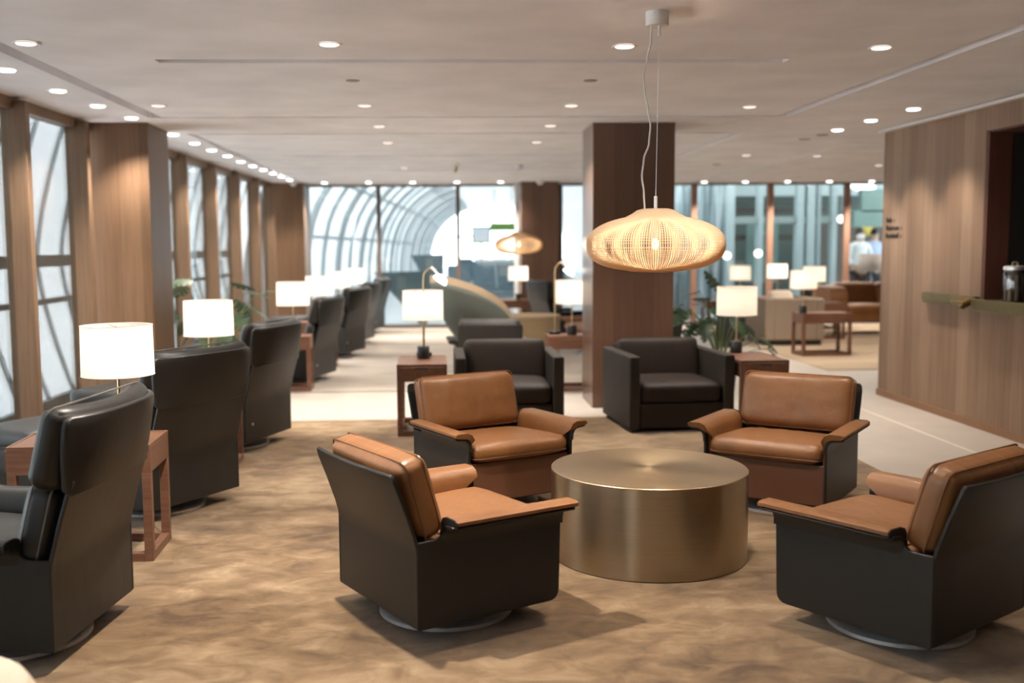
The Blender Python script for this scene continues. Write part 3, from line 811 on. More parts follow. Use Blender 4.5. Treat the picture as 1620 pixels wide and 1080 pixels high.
LAMPS = [(-1.475, 4.83, .0, 'white drum-shade table lamp nearest the camera, beside the first high-back armchair'),
    (-1.515, 6.95, .0, 'white drum-shade table lamp above the second high-back armchair, in front of foliage'),
    (-1.425, 10.4, .0, 'white drum-shade table lamp third along the windows, in front of the corner pillar'),
    (-1.385, 12.4, .0, 'white drum-shade table lamp fourth along the windows'),
    (-1.345, 14.45, .0, 'white drum-shade table lamp fifth along the windows'),
    (-1.285, 16.35, .0, 'white drum-shade table lamp sixth and last along the windows'),
    (-.105, 8.22, .0, 'white drum-shade table lamp on the table left of the dark box armchair'),
    (2.455, 8.36, .0, 'white drum-shade table lamp in front of the monstera plant'),
    (1.345, 10.2, .0, 'white drum-shade table lamp half hidden by the left edge of the walnut column'),
    (1.35, 16.95, .0, 'small-looking white table lamp in front of the rear walnut pillar'),
    (4.67, 13.0, .0, 'white drum-shade table lamp on the lone table at the right rear'),
    (5.66, 15.3, .0, 'white drum-shade table lamp overlapping behind the lone right rear lamp'),
    (5.68, 17.05, .0, 'white drum-shade table lamp against the rear glass, beside a brown mullion'),
    (4.79, 16.15, .0, 'white drum-shade table lamp just above the monstera leaf')]
for i, (x, y, dz, lab) in enumerate(LAMPS):
    if i == 0: lp.location = (x, y, TZ+.008); tag(lp, lab)
    else: copy_tree(lp, None, (x, y, TZ+.008), None, lab)
    light('lamp_bulb', 'POINT', (x, y, TZ+.44), 3.1, (1,.86,.70), None, .032)

def reading_lamp(x, y, rz, label):
    t = thing('reading_lamp', label, 'reading lamp', (x, y, TZ+.008), rz, 'brass reading lamps')
    b = MB(); b.lathe([(.06,0), (.062,.004), (.062,.03), (.058,.034)], 28); b.build('base', 'black_metal', t)
    b = MB(); b.tube([(0,0,.03), (0,0,.60), (.005,0,.66), (.03,0,.70), (.065,0,.72)], .007, 8); b.build('stem', 'brass', t)
    b = MB(); b.tube([(.065,0,.72), (.09,0,.70), (.125,0,.655)], .012, 8); b.build('arm', 'white_paint', t)
    b = MB()
    b.T = Matrix.Translation((.145,0,.625)) @ Matrix.Rotation(math.radians(35), 4, 'Y')
    b.lathe([(.012,.035), (.05,.012), (.062,-.018), (.056,-.026), (.001,-.026)], 24); b.build('head', m_emit('reading_lamp_glow', (1,.96,.88,1), 2.6), t)
reading_lamp(-.10, 8.36, -8, 'brass reading lamp with glowing round head behind the lamp left of the dark box armchair')
reading_lamp(1.19, 10.33, 0, 'brass reading lamp with glowing head above the lamp beside the walnut column')

# ------------------------------------------------------------------ drum table
t = thing('drum_table', 'round brushed bronze drum coffee table between the four tan armchairs', 'coffee table', (.98, 4.712, .008))
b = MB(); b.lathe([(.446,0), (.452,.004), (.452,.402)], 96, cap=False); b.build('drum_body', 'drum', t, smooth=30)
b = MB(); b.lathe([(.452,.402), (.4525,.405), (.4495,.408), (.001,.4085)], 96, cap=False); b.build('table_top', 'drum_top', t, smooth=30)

# ------------------------------------------------------------------ dark box armchairs
def box_armchair(label, x, y, rz):
    t = thing('box_armchair', label, 'armchair', (x, y, .008), rz, 'dark leather box armchairs')
    W, Dp = .415, .42          # half width, half depth ; forward is -Y
    for s in (-1, 1):
        b = MB(); b.box(min(s*(W-.085), s*W), max(s*(W-.085), s*W), -Dp, Dp, .025, .588); b.build('arm', 'dark_suede', t, bevel=.012, seg=3)
    b = MB(); b.box(-W+.087, W-.087, -Dp+.01, Dp-.02, .03, .22); b.build('seat_base', 'dark_brown', t, bevel=.012, seg=3)
    b = MB(); b.box(-W+.087, W-.087, Dp-.10, Dp, .03, .62); b.build('back_frame', 'dark_brown', t, bevel=.015, seg=3)
    b = MB(); b.cushion((0,-.06,.295), (W-.09,.345,.075), .045, .022, 12, None, .004, 4.); c = b.build('seat_cushion', 'dark_brown', t)
    b = MB(); b.tube([(px, py-.06, .262) for px, py in outline((W-.09,.345), .04)], .004, 6, True); b.build('piping', 'dark_brown', c)
    T = Matrix.Translation((0,.225,.480)) @ Matrix.Rotation(math.radians(-12), 4, 'X') @ Matrix(((0,1,0,0),(0,0,1,0),(1,0,0,0),(0,0,0,1)))
    b = MB(); b.cushion((0,0,0), (.185,W-.089,.07), .032, .016, 12, T, .005, 9.); b.build('back_cushion', 'dark_brown', t)
    b = MB()
    for sx in (-1, 1):
        for sy in (-1, 1): b.box(sx*(W-.05)-.02, sx*(W-.05)+.02, sy*(Dp-.05)-.02, sy*(Dp-.05)+.02, 0, .03)
    b.build('feet', 'black_metal', t)
box_armchair('dark leather box armchair behind the left rear tan armchair, beside a lamp table', .555, 8.22, 0)
box_armchair('dark leather box armchair at the foot of the central walnut column', 1.84, 8.20, 5)

# ------------------------------------------------------------------ green wing lounge
def wing_lounge():
    t = thing('wing_lounge_chair', 'grey-green wing lounge chair with beige lining and thin legs', 'lounge chair', (.46, 11.9, .008), 34); t.scale = (.80, .80, .97)
    # shell: back at -X, open to +X ; parametric rim
    n, m = 40, 12
    def rim(a):          # a in [-1,1] round the back
        e = abs(a); return .40+.66*max(0, math.cos(min(1, e*.96)*PI/2))**.62
    def pt(a, v, off=0.):
        ang = PI+a*math.radians(128)
        zt = rim(a); z = .20+(zt-.20)*v
        bulge = .17+.27*math.sin(min(1, v*1.15+.12)*PI/2)-off
        k = 1.0+.10*v
        return (bulge*k*1.25*math.cos(ang)+.18*(1-v)-.10*v*max(0, math.cos(a*PI/2)), bulge*k*1.02*math.sin(ang), z)
    for nm, off, mt in (('outer_shell', 0, 'felt'), ('lining', .035, 'beige')):
        b = MB(); rings = []
        for j in range(m+1): rings.append([pt(2*i/n-1, j/m, off) for i in range(n+1)])
        b.loft(rings, False, False); b.build(nm, mt, t, solid=.012, smooth=70)
    b = MB(); b.loft([[pt(2*i/n-1, 1, -.006), pt(2*i/n-1, 1, .085), tuple(Vector(pt(2*i/n-1, 1, .085))+Vector((0,0,.06))), tuple(Vector(pt(2*i/n-1, 1, -.006))+Vector((0,0,.085)))] for i in range(n+1)])
    b.build('rim', 'beige', t, smooth=60)
    b = MB(); b.cushion((.16,0,.33), (.36,.33,.07), .05, .02, 12); b.build('seat_cushion', 'beige', t)
    b = MB(); b.lathe([(.20,.20), (.26,.23), (.24,.26)], 24, .06); b.build('seat_pan', 'felt', t)
    for sx, sy in ((-1,-1), (-1,1), (1,-1), (1,1)):
        b = MB(); b.tube([(.06+sx*.15, sy*.15, .215), (.06+sx*.27, sy*.25, .006)], .010, 8); b.build('leg', 'steel_out', t)
wing_lounge()

t = thing('round_drum_table', 'round beige drum table beside the green wing lounge', 'side table', (1.20, 12.75, .008))
b = MB(); b.lathe([(.33,0), (.33,.01), (.33,.555)], 48, cap=False); b.build('drum_body', m_plain('olive_beige_lacquer', (.30,.22,.125,1), .5), t)
b = MB(); b.lathe([(.335,.555), (.337,.562), (.335,.578), (.001,.58)], 48, cap=False); b.build('table_top', 'beige', t, smooth=30)

# pouf at the near left corner
t = thing('round_pouf', 'cream round pouf cut off by the lower left picture corner', 'pouf', (-1.262, 2.40, .008))
b = MB(); b.lathe([(.26,.0), (.285,.02), (.29,.20), (.285,.345)], 48, cap=False); b.build('pouf_body', 'cream', t)
b = MB(); b.lathe([(.285,.345), (.29,.36), (.27,.392), (.20,.40), (.001,.402)], 48, cap=False); b.build('seat_pad', 'cream', t)
b = MB(); b.tube([(.288*math.cos(2*PI*i/48), .288*math.sin(2*PI*i/48), .348) for i in range(48)], .004, 6, True); b.build('piping', 'beige', t)

# ------------------------------------------------------------------ right rear seating
def taupe_chair():
    t = thing('tub_armchair', 'taupe box armchair at the right rear, seen from behind', 'armchair', (5.03, 14.8, .008), 0)
    for x0, x1 in ((-.42,-.30), (.30,.42)):
        b = MB(); b.box(x0, x1, -.5, .5, .07, .655); b.build('arm', 'taupe', t, bevel=.02, seg=3)
    b = MB(); b.box(-.305, .305, -.5, -.36, .07, .66); b.build('backrest', 'taupe', t, bevel=.02, seg=3)
    b = MB(); b.box(-.3, .3, -.36, .48, .08, .26); b.build('seat_base', 'taupe', t, bevel=.015)
    b = MB(); b.cushion((0,.06,.33), (.295,.42,.075), .05, .02, 10); b.build('seat_cushion', 'taupe', t)
    b = MB(); b.box(-.39, .39, -.46, .46, 0, .07); b.build('plinth', 'black_metal', t)
taupe_chair()
def throw_pillow(loc, rot, label, m):
    b = MB(); b.cushion((0,0,0), (.19,.19,.035), .033, .035, 10); o = b.build('throw_pillow', m); o.location = loc; o.rotation_euler = rot; tag(o, label, 'cushion')
throw_pillow((4.95, 14.62, .58), (math.radians(68), 0, math.radians(18)), 'cream cushion leaning inside the taupe armchair', 'cream')

def sofa():
    t = thing('leather_sofa', 'tan leather sofa with rolled arm at the right rear', 'sofa', (7.4, 16.25, .008), 0)
    sec = rounded([(-.42,.20), (.42,.20), (.42,.60), (.30,.755), (-.30,.755), (-.42,.62)], [.03,.03,.1,.12,.12,.1])
    for x0, x1 in ((-1.28,-1.0), (1.0,1.28)):
        b = MB(); b.prism(sec, 'x', x0, x1); b.build('arm', 'tan', t, bevel=.03, seg=3)
    b = MB(); b.box(-1.0, 1.0, -.40, .40, .20, .34); b.build('seat_base', 'tan', t, bevel=.01)
    b = MB(); b.box(-1.0, 1.0, .24, .42, .30, .76); b.build('backrest', 'tan', t, bevel=.04, seg=3)
    for k in (-1, 0, 1):
        b = MB(); b.cushion((k*.665,-.08,.39), (.33,.33,.07), .05, .02, 10); b.build('seat_cushion', 'tan', t)
        b = MB(); b.cushion((0,0,0), (.19,.33,.07), .05, .02, 10, Matrix.Translation((k*.665,.2,.60)) @ Matrix.Rotation(math.radians(-8), 4, 'X') @ Matrix(((0,1,0,0),(0,0,1,0),(1,0,0,0),(0,0,0,1)))); b.build('back_cushion', 'tan', t)
    for sx in (-1.2, 1.2):
        for sy in (-.36, .36):
            b = MB(); b.cyl(sx, sy, 0, .21, .012, 12); b.build('leg', 'chrome', t)
sofa()
t = thing('stool', 'small black upholstered stool behind the lamp in front of the monstera', 'stool', (4.12, 14.3, 0))
b = MB(); b.lathe([(.19,.08), (.20,.10), (.20,.40), (.18,.43), (.001,.435)], 32); b.build('seat', 'black', t)
b = MB(); b.lathe([(.15,0), (.15,.08)], 24); b.build('plinth', 'black_metal', t)

# ------------------------------------------------------------------ plants
def leaf_mesh(b, base, yaw, pitch, size, seed):
    rnd = random.Random(seed)
    T = Matrix.Translation(Vector(base)) @ Matrix.Rotation(yaw, 4, 'Z') @ Matrix.Rotation(pitch, 4, 'Y') @ Matrix.Rotation(rnd.uniform(-.5,.5), 4, 'X')
    n = 26
    def half(s):
        pts = []
        for i in range(n+1):
            u = i/n
            w = .46*math.sin(PI*min(1, u*.98+.10))**.75*(1-.30*u)
            notch = 1.0
            if .12 < u < .9:
                ph = (u*5.2) % 1.0
                if ph > .62: notch = .30
            pts.append((u, s*w*notch))
        return pts
    mid = [(i/n, 0) for i in range(n+1)]
    f = lambda x, y: T @ Vector((x*size-.06*size, y*size, -.22*size*x*x-.25*size*abs(y)**1.5))
    for s in (1, -1):
        h = half(s)
        for i in range(n):
            a, c, d, e = mid[i], mid[i+1], h[i+1], h[i]
            q = [b.bm.verts.new(f(*p)) for p in (a, c, d, e)]
            b.bm.faces.new(q)
def plant(x, y, label, spec, pot_r=.17, pot_h=.30, pot='black_metal'):
    t = thing('potted_monstera', label, 'plant', (x, y, 0), 0)
    b = MB(); b.lathe([(pot_r*.8,0), (pot_r,pot_h), (pot_r*.92,pot_h), (pot_r*.88,pot_h-.04), (.001,pot_h-.04)], 28); b.build('pot', pot, t)
    lf, st = MB(), MB()
    for i, (yaw, reach, h, size, pit) in enumerate(spec):
        a = math.radians(yaw); e = Vector((reach*math.cos(a), reach*math.sin(a), h))
        p0 = Vector((.03*math.cos(a), .03*math.sin(a), pot_h-.05)); p1 = Vector((e.x*.35, e.y*.35, pot_h+(h-pot_h)*.75))
        pts = [p0*(1-u)**2+p1*2*u*(1-u)+e*u*u for u in [k/10 for k in range(11)]]
        st.tube(pts, [.009-.005*k/10 for k in range(11)], 6)
        leaf_mesh(lf, e, a, math.radians(pit), size, i+int(x*10))
    st.build('stems', 'stem', t)
    bmesh.ops.remove_doubles(lf.bm, verts=lf.bm.verts, dist=.0005)
    lf.build('foliage', 'leaf', t, smooth=80)
plant(2.80, 10.05, 'tall monstera plant behind the lamp at the right of the walnut column',
      [(160,.03,1.0,.27,-62), (170,.22,.98,.24,10), (185,.42,.86,.26,20), (200,.45,.80,.25,35), (160,.30,.78,.27,30), (178,.18,.74,.26,40), (215,.20,.70,.24,30),
       (140,.20,.86,.22,0), (20,.22,.66,.26,30), (-15,.40,.52,.24,35), (5,.30,.56,.24,45), (60,.2,.8,.24,20), (-60,.18,.72,.24,40), (-110,.16,.84,.22,20), (100,.25,.7,.25,30), (195,.30,.66,.22,50), (-10,.46,.42,.2,40), (150,.12,.9,.22,-10), (-130,.3,.66,.22,45)])
plant(-2.16, 9.05+1.0, 'broad-leaved plant by the windows behind the second table lamp',
      [(180,.18,1.12,.26,-10), (160,.28,1.06,.26,15), (200,.30,1.02,.26,20), (0,.20,1.10,.28,5), (20,.34,1.02,.30,8), (-10,.40,.88,.26,25), (-30,.30,.80,.26,40), (30,.24,.92,.26,35), (210,.34,.80,.25,40),
       (150,.30,.76,.25,45), (-90,.2,.9,.25,40), (-60,.28,.72,.25,45), (10,.5,1.02,.2,-5), (90,.25,.85,.25,30), (-20,.22,.62,.26,45), (-5,.36,.66,.24,50), (190,.2,.66,.24,50)])

# ------------------------------------------------------------------ outside: the vaulted concourse
ZM = 1.33
def skin_x(z): return -3.64+.25*min(1.4, abs(z-ZM)/1.3)**1.6
def build_skin():
    zs = [-.3+i*.2 for i in range(17)]
    b = MB(); b.loft([[(skin_x(z)-.05, y, z) for z in zs] for y in (-3.0, 3, 9, 14, 19)], False, False)
    struct(b.build('window_skin', 'skin'))
    y = -2.8; k = 0
    while y < 19:
        b = MB()
        pts = [Vector((skin_x(z)+.02, y+.15*(abs(z-ZM)), z)) for z in zs]
        w = .02
        b.loft([[(p.x-.016, p.y-w, p.z), (p.x+.012, p.y-w, p.z), (p.x+.012, p.y+w, p.z), (p.x-.016, p.y+w, p.z)] for p in pts])
        struct(b.build('facade_beam_%d' % (k+1), 'steel_out')); k += 1; y += .62
    for i, (z, h) in enumerate(((1.33,.055), (.96,.025), (.08,.05))):
        b = MB(); x = skin_x(z); b.box(x-.02, x+.04, -3, 19, z-h, z+h); struct(b.build('facade_beam_%d' % (90+i), 'steel_out'))
    b = MB(); b.box(-3.55, -2.98, -3, 19, -.06, -.02)
    yy = -3.
    while yy < 19: b.box(-3.5, -2.99, yy, yy+.03, -.02, .02); yy += .075
    struct(b.build('floor_walkway', 'grate'))
build_skin()

def vault_sec(y):
    u = max(0, min(1, (y-19)/43)); u2 = u**.8
    xl = -3.55+3.25*u2; xr = 4.2+3.9*u2; zt = 4.3-.55*u
    return xl, xr, zt
def vpt(y, a):        # a 0..pi from the left foot over the top
    xl, xr, zt = vault_sec(y); c, h = (xl+xr)/2, (xr-xl)/2
    ca, sa = math.cos(a), math.sin(a)
    return (c-h*math.copysign(abs(ca)**.75, ca), y, -.2+(zt+.2)*abs(sa)**.8)
def build_vault():
    ysl = [19+43*i/24 for i in range(25)]; A = [PI*i/36 for i in range(37)]
    b = MB(); b.loft([[vpt(y, a) for a in A[12:]] for y in ysl], False, False); struct(b.build('roof_vault', 'vault', smooth=70))
    for i in range(0, 24, 2):
        b = MB(); b.loft([[vpt(y, a) for a in A[:13]] for y in ysl[i:i+3]], False, False); struct(b.build('roof_panel_%d' % (i//2+1), 'vault_panel', smooth=70))
    for i in range(0, 22):
        y = 19.2+43*(i/22)
        b = MB(); pts = []
        for k in range(0, 15):
            p = Vector(vpt(y+1.1*abs(k/15*1.5-.55), PI*k/36)); pts.append(p+Vector((.04, 0, -.02)))
        b.tube(pts, .06 if i % 2 else .10, 6); struct(b.build('roof_beam_%d' % (i+1), 'vault_rib'))
    for i, k in enumerate((4, 8, 12)):
        b = MB(); b.tube([Vector(vpt(y, PI*k/36))+Vector((.04,0,-.02)) for y in ysl], .045, 6); struct(b.build('roof_purlin_%d' % (i+1), 'vault_rib'))
    b = MB(); b.box(-6, 16, 18.4, 64, -.25, -.02); struct(b.build('floor_concourse', 'conc_floor'))
build_vault()

def seat_row(x, y, n, rz, label):
    t = thing('waiting_bench', label, 'bench', (x, y, -.02), rz, 'waiting benches in the concourse')
    for i in range(n):
        b = MB(); b.box(i*.6-.27, i*.6+.27, -.25, .25, .40, .47); b.build('seat', 'seat_blue', t, bevel=.02)
        b = MB(); b.prism([(.22,.47), (.30,.47), (.42,1.0), (.36,1.0)], 'x', i*.6-.27, i*.6+.27); b.build('backrest', 'seat_blue', t, bevel=.02)
    b = MB(); b.box(-.3, n*.6-.3, -.03, .03, .30, .36); b.build('beam', 'steel_out', t)
    for k in (0, n-1):
        b = MB(); b.box(k*.6-.03, k*.6+.03, -.22, .22, 0, .31); b.build('leg', 'steel_out', t)
seat_row(.6, 24, 4, 10, 'blue-grey waiting bench in the concourse, nearest the rear glass')
seat_row(1.2, 30.5, 5, 5, 'blue-grey waiting bench in the middle of the concourse')
seat_row(1.0, 36, 6, -5, 'blue-grey waiting bench far down the concourse')
seat_row(2.3, 32, 4, 20, 'blue-grey waiting bench right of the others, partly behind the rear pillar')
def strut(x, y, dx, label, h=1.1):
    b = MB(); b.prism([(-.55,h), (.55,h*1.02), (dx+.10,-.02), (dx-.05,-.02)], 'y', -.08, .08)
    o = b.build('planter_fin', m_plain('slate_panel', (.10,.14,.155,1), .5)); o.location = (x, y, 0); tag(o, label, 'panel', 'slate panels in the concourse'); return o
strut(-.62, 19.6, .35, 'slate tapered panel beyond the glass, right of the last high-back armchair', .95)
strut(-.20, 26., .40, 'slate tapered panel farther down the concourse, above the reading lamp', 1.2).scale = (.75, 1, 1)
t = thing('hanging_sign', 'green wayfinding sign hanging in the bright concourse', 'sign', (2.35, 36, 2.2))
b = MB(); b.box(-.45, .45, -.05, .05, -.28, 0); b.build('panel', 'green_sign', t, bevel=.01)
b = MB(); b.cyl(-.3, 0, 0, 1.6, .02, 8); b.cyl(.3, 0, 0, 1.6, .02, 8); b.build('hanger', 'steel_out', t)
t = thing('flight_screen', 'white screen in a dark frame on an arm in the concourse', 'screen', (1.28, 29, 1.72))
b = MB(); b.box(-.26, .26, -.03, .05, -.24, .24); b.build('frame', 'steel_out', t, bevel=.02)
b = MB(); b.box(-.22, .22, -.04, -.03, -.19, .19); b.build('panel', 'white_bright', t)
b = MB(); b.tube([(-.26,0,-.02), (-.75,0,-.06)], .025, 8); b.build('arm', 'steel_out', t)
b = MB(); b.tube([(0,.03,-.24), (0,.03,-1.74)], .03, 8); b.build('post', 'steel_out', t)
t = thing('information_kiosk', 'grey kiosk counter in the concourse left of the rear pillar', 'kiosk', (1.55, 26, -.02))
b = MB(); b.box(-.5, .5, -.35, .35, 0, 1.05); b.build('body', 'steel_pale', t, bevel=.03)
b = MB(); b.box(-.56, .56, -.4, .4, 1.05, 1.1); b.build('counter_top', 'white_bright', t, bevel=.01)

# ------------------------------------------------------------------ outside: the atrium at the right
def build_atrium():
    b = MB(); b.box(3.9, 16, 27.0, 27.2, -.1, 5); struct(b.build('wall_atrium', 'green_grey'))
    b = MB(); b.box(3.9, 16, 18.5, 27.2, 3.6, 3.75); struct(b.build('ceiling_atrium', 'ceil_conc'))
    b = MB(); b.box(8.55, 9.0, 20.6, 20.8, 2.05, 2.5); b.box(8.4, 12, 20.6, 20.8, 1.75, 2.08); struct(b.build('wall_header', 'teal_panel'))
    b = MB(); b.box(8.4, 13, 23.5, 23.6, -.1, 1.9); struct(b.build('wall_shop', 'dark_room'))
    for i, (px, w, m) in enumerate(((5.98,.09,'steel_pale'), (6.60,.05,'steel_pale'), (7.42,.07,'steel_pale'), (7.64,.08,'steel_pale'), (7.80,.04,'steel_out'), (8.12,.055,'steel_pale'))):
        b = MB(); b.box(px-w, px+w, 20.9, 21.1, -.1, 3.6); struct(b.build('column_steel_%d' % (i+1), m))
    b = MB(); b.box(5.9, 8.5, 20.95, 21.05, 1.84, 1.98); struct(b.build('beam_transom', m_plain('grey_transom', (.25,.30,.29,1), .5)))
    b = MB(); b.box(5.9, 8.5, 22.4, 22.6, 2.1, 2.2); b.box(5.9, 8.5, 22.4, 22.6, 1.5, 1.62); struct(b.build('beam_rear', 'dark_room'))
    b = MB(); b.box(6.3, 14, 24.4, 24.7, 2.55, 2.85); o = b.build('beam_duct', 'steel_pale'); struct(o)
    # bright fritted panels left of the steel frame
    for i, (x0, x1) in enumerate(((4.35,4.9), (4.95,5.45), (5.5,5.85))):
        b = MB(); b.box(x0, x1, 20.4+.3*i, 20.42+.3*i, .0, 3.5); struct(b.build('window_%d' % (40+i), 'streak'))
build_atrium()
t = thing('notice_panel', 'teal panel with a round emblem behind the right rear glass', 'panel', (7.05, 22.2, 1.35))
b = MB(); b.box(-.34, .34, -.03, .03, -.75, .5); b.build('panel', 'teal_panel', t, bevel=.01)
b = MB(); b.T = Matrix.Translation((0,-.035,.15)) @ Matrix.Rotation(PI/2, 4, 'X'); b.lathe([(.15,0), (.15,.01), (.19,.01), (.19,0)], 32, cap=False); b.build('emblem_ring', m_plain('pale_teal', (.26,.37,.34,1), .5), t)
for i, (x, y, z, lab) in enumerate(((5.72, 20.2, 1.20, 'white globe light outside the rear glass, beside the rattan pendant'), (6.34, 20.2, 1.24, 'cream globe light outside the rear glass, left of a brown mullion'), (7.98, 20.2, 1.90, 'small pale globe light outside the rear glass, high beside the right mullion'))):
    t = thing('globe_light', lab, 'globe light', (x, y, z), 0, 'globe lights in the atrium')
    b = MB(); b.lathe([(.001,-.075)]+[(.075*math.cos(a), .075*math.sin(a)) for a in [-1.2+2.4*k/10 for k in range(11)]]+[(.001,.075)], 18); b.build('globe', 'globe', t)
    b = MB(); b.cyl(0, 0, .07, 3.6-z, .008, 8); b.build('hanger', 'steel_out', t)
for i, (x, y, z, r) in enumerate(((5.15, 22, 2.42, .17), (5.42, 22, 2.42, .14), (5.62, 22, 2.45, .12), (9.35, 22.4, 2.62, .22), (9.75, 21.2, 2.35, .2), (8.95, 22.0, 2.65, .18))):
    t = thing('atrium_ceiling_light', 'round glowing light hung in the atrium, %s from the walnut column' % ORD[i], 'ceiling light', (x, y, z), 0, 'atrium lights')
    b = MB(); b.lathe([(r*.7,-.05), (r,-.01), (r,.03), (r*.8,.06)], 24); b.build('diffuser', 'tube', t)
    b = MB(); b.cyl(0, 0, .06, 3.6-z, .012, 8); b.build('hanger', 'steel_out', t)
t = thing('yellow_pendant', 'yellow round pendant beyond the glass at the right', 'pendant lamp', (9.42, 22.4, 1.68))
b = MB(); b.lathe([(.05,-.10), (.16,-.07), (.18,0), (.15,.08), (.05,.11)], 24); b.build('shade', 'yellow', t)
b = MB(); b.cyl(0, 0, .1, 1.92, .008, 8); b.build('cord', 'black_metal', t)
t = thing('reflected_lamp', 'pale drum-shade lamp put in for a reflection in the glass, in front of a person', 'floor lamp', (8.35, 19.6, -.02))  # solid lamp added in place of a lamp reflection in the glass
b = MB(); b.lathe([(.13,0), (.13,.02), (.015,.03), (.012,.98)], 20); b.build('stand', 'steel_pale', t)
b = MB(); b.lathe([(.24,.92), (.22,1.24)], 32, cap=False); b.build('lamp_shade', m_plain('peach_shade', (.62,.46,.38,1), .8), t, solid=.004)
t = thing('yellow_post', 'yellow post beyond the glass beside the timber wall', 'post', (8.78, 20.0, -.02))
b = MB(); b.lathe([(.10,0), (.07,.05), (.05,.7), (.08,.95), (.04,1.05)], 20); b.build('post_body', 'yellow', t)
b = MB(); b.lathe([(.14,0), (.14,.02)], 20); b.build('foot', 'black_metal', t)
t = thing('white_cabinet', 'white cabinet beyond the glass beside the timber wall edge', 'cabinet', (9.10, 19.75, -.02))
b = MB(); b.box(-.16, .16, -.2, .2, 0, .92); b.build('body', 'white_bright', t, bevel=.01)
b = MB(); b.box(-.14, .14, -.215, -.2, .06, .86); b.build('door', 'white_bright', t, bevel=.004)

# people behind the right rear glass
def person(x, y, rz, label, shirt, arm_up, mask):
    t = thing('person', label, 'person', (x, y, -.02), rz)
    def skin(name, verts, edges, rad, mat, parent, sub=2):
        me = D.meshes.new(name); me.from_pydata(verts, edges, []); o = D.objects.new(name, me); COL.objects.link(o); o.parent = parent
        me.materials.append(M[mat]); sk = o.modifiers.new('skin', 'SKIN'); 
        for i, r in enumerate(rad): me.skin_vertices[0].data[i].radius = r if isinstance(r, tuple) else (r, r)
        me.skin_vertices[0].data[0].use_root = True
        s = o.modifiers.new('sub', 'SUBSURF'); s.levels = sub; s.render_levels = sub; sk.use_smooth_shade = True
        return o
    def chain():
        V = [(0,0,.92), (0,0,1.10), (0,0,1.30), (0,0,1.42), (0,-.01,1.50), (0,-.015,1.60), (0,-.01,1.70)]
        E = [(i, i+1) for i in range(6)]
        Rr = [(.15,.10), (.13,.09), (.15,.10), (.10,.07), .05, .078, .06]
        for s in (-1, 1):
            k = len(V)
            if s == arm_up: V += [(s*.19,0,1.39), (s*.36,-.06,1.46), (s*.52,-.14,1.60), (s*.57,-.17,1.66)]
            else: V += [(s*.19,0,1.38), (s*.25,-.02,1.12), (s*.20,-.20,1.00), (s*.14,-.27,1.00)]
            E += [(3, k), (k, k+1), (k+1, k+2), (k+2, k+3)]; Rr += [.055, .042, .032, .036]
            for f in range(5):      # fingers rooted in the palm
                q = Vector(V[k+3]); d = (q-Vector(V[k+2])).normalized(); side = d.cross(Vector((1,0,.2))).normalized()
                off = (f-1.5)*.018 if f < 4 else .035
                V.append(tuple(q+d*(.075-.012*abs(f-1.5) if f < 4 else .035)+side*off)); E.append((k+3, len(V)-1)); Rr.append(.009)
            k = len(V)
            V += [(s*.09,0,.86), (s*.10,-.02,.48), (s*.10,.02,.08), (s*.11,-.12,.04)]
            E += [(0, k), (k, k+1), (k+1, k+2), (k+2, k+3)]; Rr += [.085, .058, .042, .035]
        return V, E, Rr
    V, E, Rr = chain()
    body = skin('body', V, E, Rr, 'skin_tone', t)
    sv = [(0,0,.90), (0,0,1.10), (0,0,1.30), (0,0,1.42), (0,-.005,1.475)]; se = [(0,1), (1,2), (2,3), (3,4)]; sr = [(.165,.115), (.15,.105), (.168,.115), (.115,.085), .058]
    for s in (-1, 1):
        k = len(sv)
        if s == arm_up: sv += [(s*.19,0,1.39), (s*.36,-.06,1.46), (s*.47,-.115,1.555)]
        else: sv += [(s*.19,0,1.38), (s*.25,-.02,1.12), (s*.215,-.15,1.03)]
        se += [(3, k), (k, k+1), (k+1, k+2)]; sr += [.068, .056, .046]
    skin('shirt', sv, se, sr, shirt, t)
    sv = [(0,0,.93)]; se = []; sr = [(.16,.115)]
    for s in (-1, 1):
        k = len(sv); sv += [(s*.09,0,.84), (s*.10,-.02,.48), (s*.10,.02,.10)]; se += [(0, k), (k, k+1), (k+1, k+2)]; sr += [.10, .075, .06]
    skin('trousers', sv, se, sr, 'trouser', t)
    b = MB(); b.T = Matrix.Translation((0,.012,1.655)); b.lathe([(.086*math.cos(a), .105*math.sin(a)) for a in [-.35+1.9*k/9 for k in range(10)]], 20); b.build('hair', 'hair', t)
    b = MB()
    for s in (-1, 1): b.T = Matrix.Translation((s*.032,-.088,1.63)); b.lathe([(.001,-.011), (.011,0), (.001,.011)], 10)
    b.build('eyes', 'hair', t)
    b = MB(); b.T = Matrix.Translation((0,-.09,1.595)); b.loft([[(-.012,0,-.01), (.012,0,-.01), (.008,-.02,-.012), (-.008,-.02,-.012)], [(-.006,.01,.035), (.006,.01,.035), (.004,0,.035), (-.004,0,.035)]]); b.build('nose', 'skin_tone', t)
    if mask:
        b = MB(); b.T = Matrix.Translation((0,-.035,1.575)); b.cushion((0,0,0), (.06,.062,.045), .03, .006, 8); b.build('face_mask', 'white_bright', t)
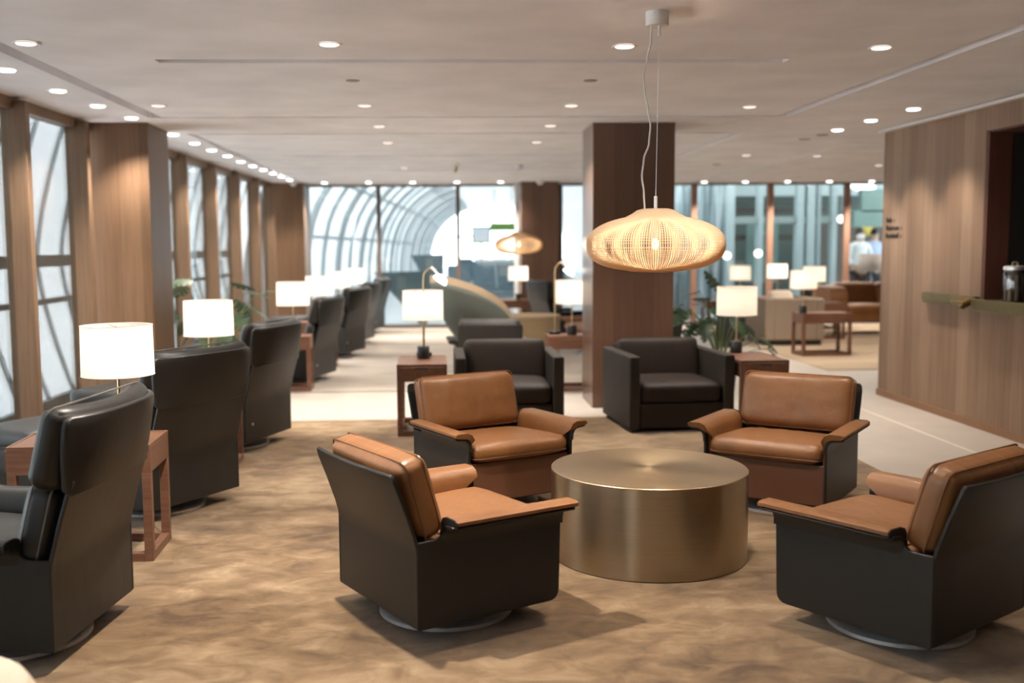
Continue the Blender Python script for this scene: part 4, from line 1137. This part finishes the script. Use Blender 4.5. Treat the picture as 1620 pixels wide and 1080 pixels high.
person(8.32, 20.1, 8, 'person in a white shirt and face mask standing beyond the right rear glass', 'shirt_white', 0, True)
person(9.0, 21.0, 15, 'person in a pale blue shirt raising an arm beyond the right rear glass', 'shirt_blue', -1, False)

# unseen area lights added to fill the atrium
light('atrium_fill', 'AREA', (8, 22.5, 3.5), 45, (.95,1,.98), None, size=(6, 3))
light('atrium_fill', 'AREA', (5.2, 20.2, 3.5), 26, (.92,.98,1), None, size=(1.5, 1.2))

# ------------------------------------------------------------------ world
w = D.worlds.new('overcast_sky'); S.world = w; w.use_nodes = True
nt = w.node_tree; bg = nt.nodes['Background']
tc = nt.nodes.new('ShaderNodeTexCoord'); sp = nt.nodes.new('ShaderNodeSeparateXYZ'); rp = nt.nodes.new('ShaderNodeValToRGB')
nt.links.new(tc.outputs['Generated'], sp.inputs[0]); nt.links.new(sp.outputs['Z'], rp.inputs[0])
rp.color_ramp.elements[0].position = 0; rp.color_ramp.elements[0].color = (.93,.955,.975,1)
rp.color_ramp.elements[1].position = .6; rp.color_ramp.elements[1].color = (.96,.98,1,1)
nt.links.new(rp.outputs[0], bg.inputs[0]); bg.inputs[1].default_value = 3.4

# ------------------------------------------------------------------ camera
cam = D.cameras.new('camera'); co = D.objects.new('camera', cam); COL.objects.link(co); S.camera = co
F, TH, YAW, ROLL, PX, H = 1639., math.radians(5.33), math.radians(2.3), .0075, 756., 1.45
fw = Vector((math.sin(YAW)*math.cos(TH), math.cos(YAW)*math.cos(TH), -math.sin(TH)))
rt = Vector((math.cos(YAW), -math.sin(YAW), 0)); up = rt.cross(fw)
R = rt*math.cos(ROLL)-up*math.sin(ROLL); U = up*math.cos(ROLL)+rt*math.sin(ROLL)
co.matrix_world = Matrix(((R.x, U.x, -fw.x, 0), (R.y, U.y, -fw.y, 0), (R.z, U.z, -fw.z, H), (0, 0, 0, 1)))
cam.sensor_width = 36; cam.lens = F*36/1620; cam.shift_x = (810-PX)/1620; cam.clip_end = 200
cam.dof.use_dof = True; cam.dof.focus_distance = 4.55; cam.dof.aperture_fstop = cam.lens/1000/.024
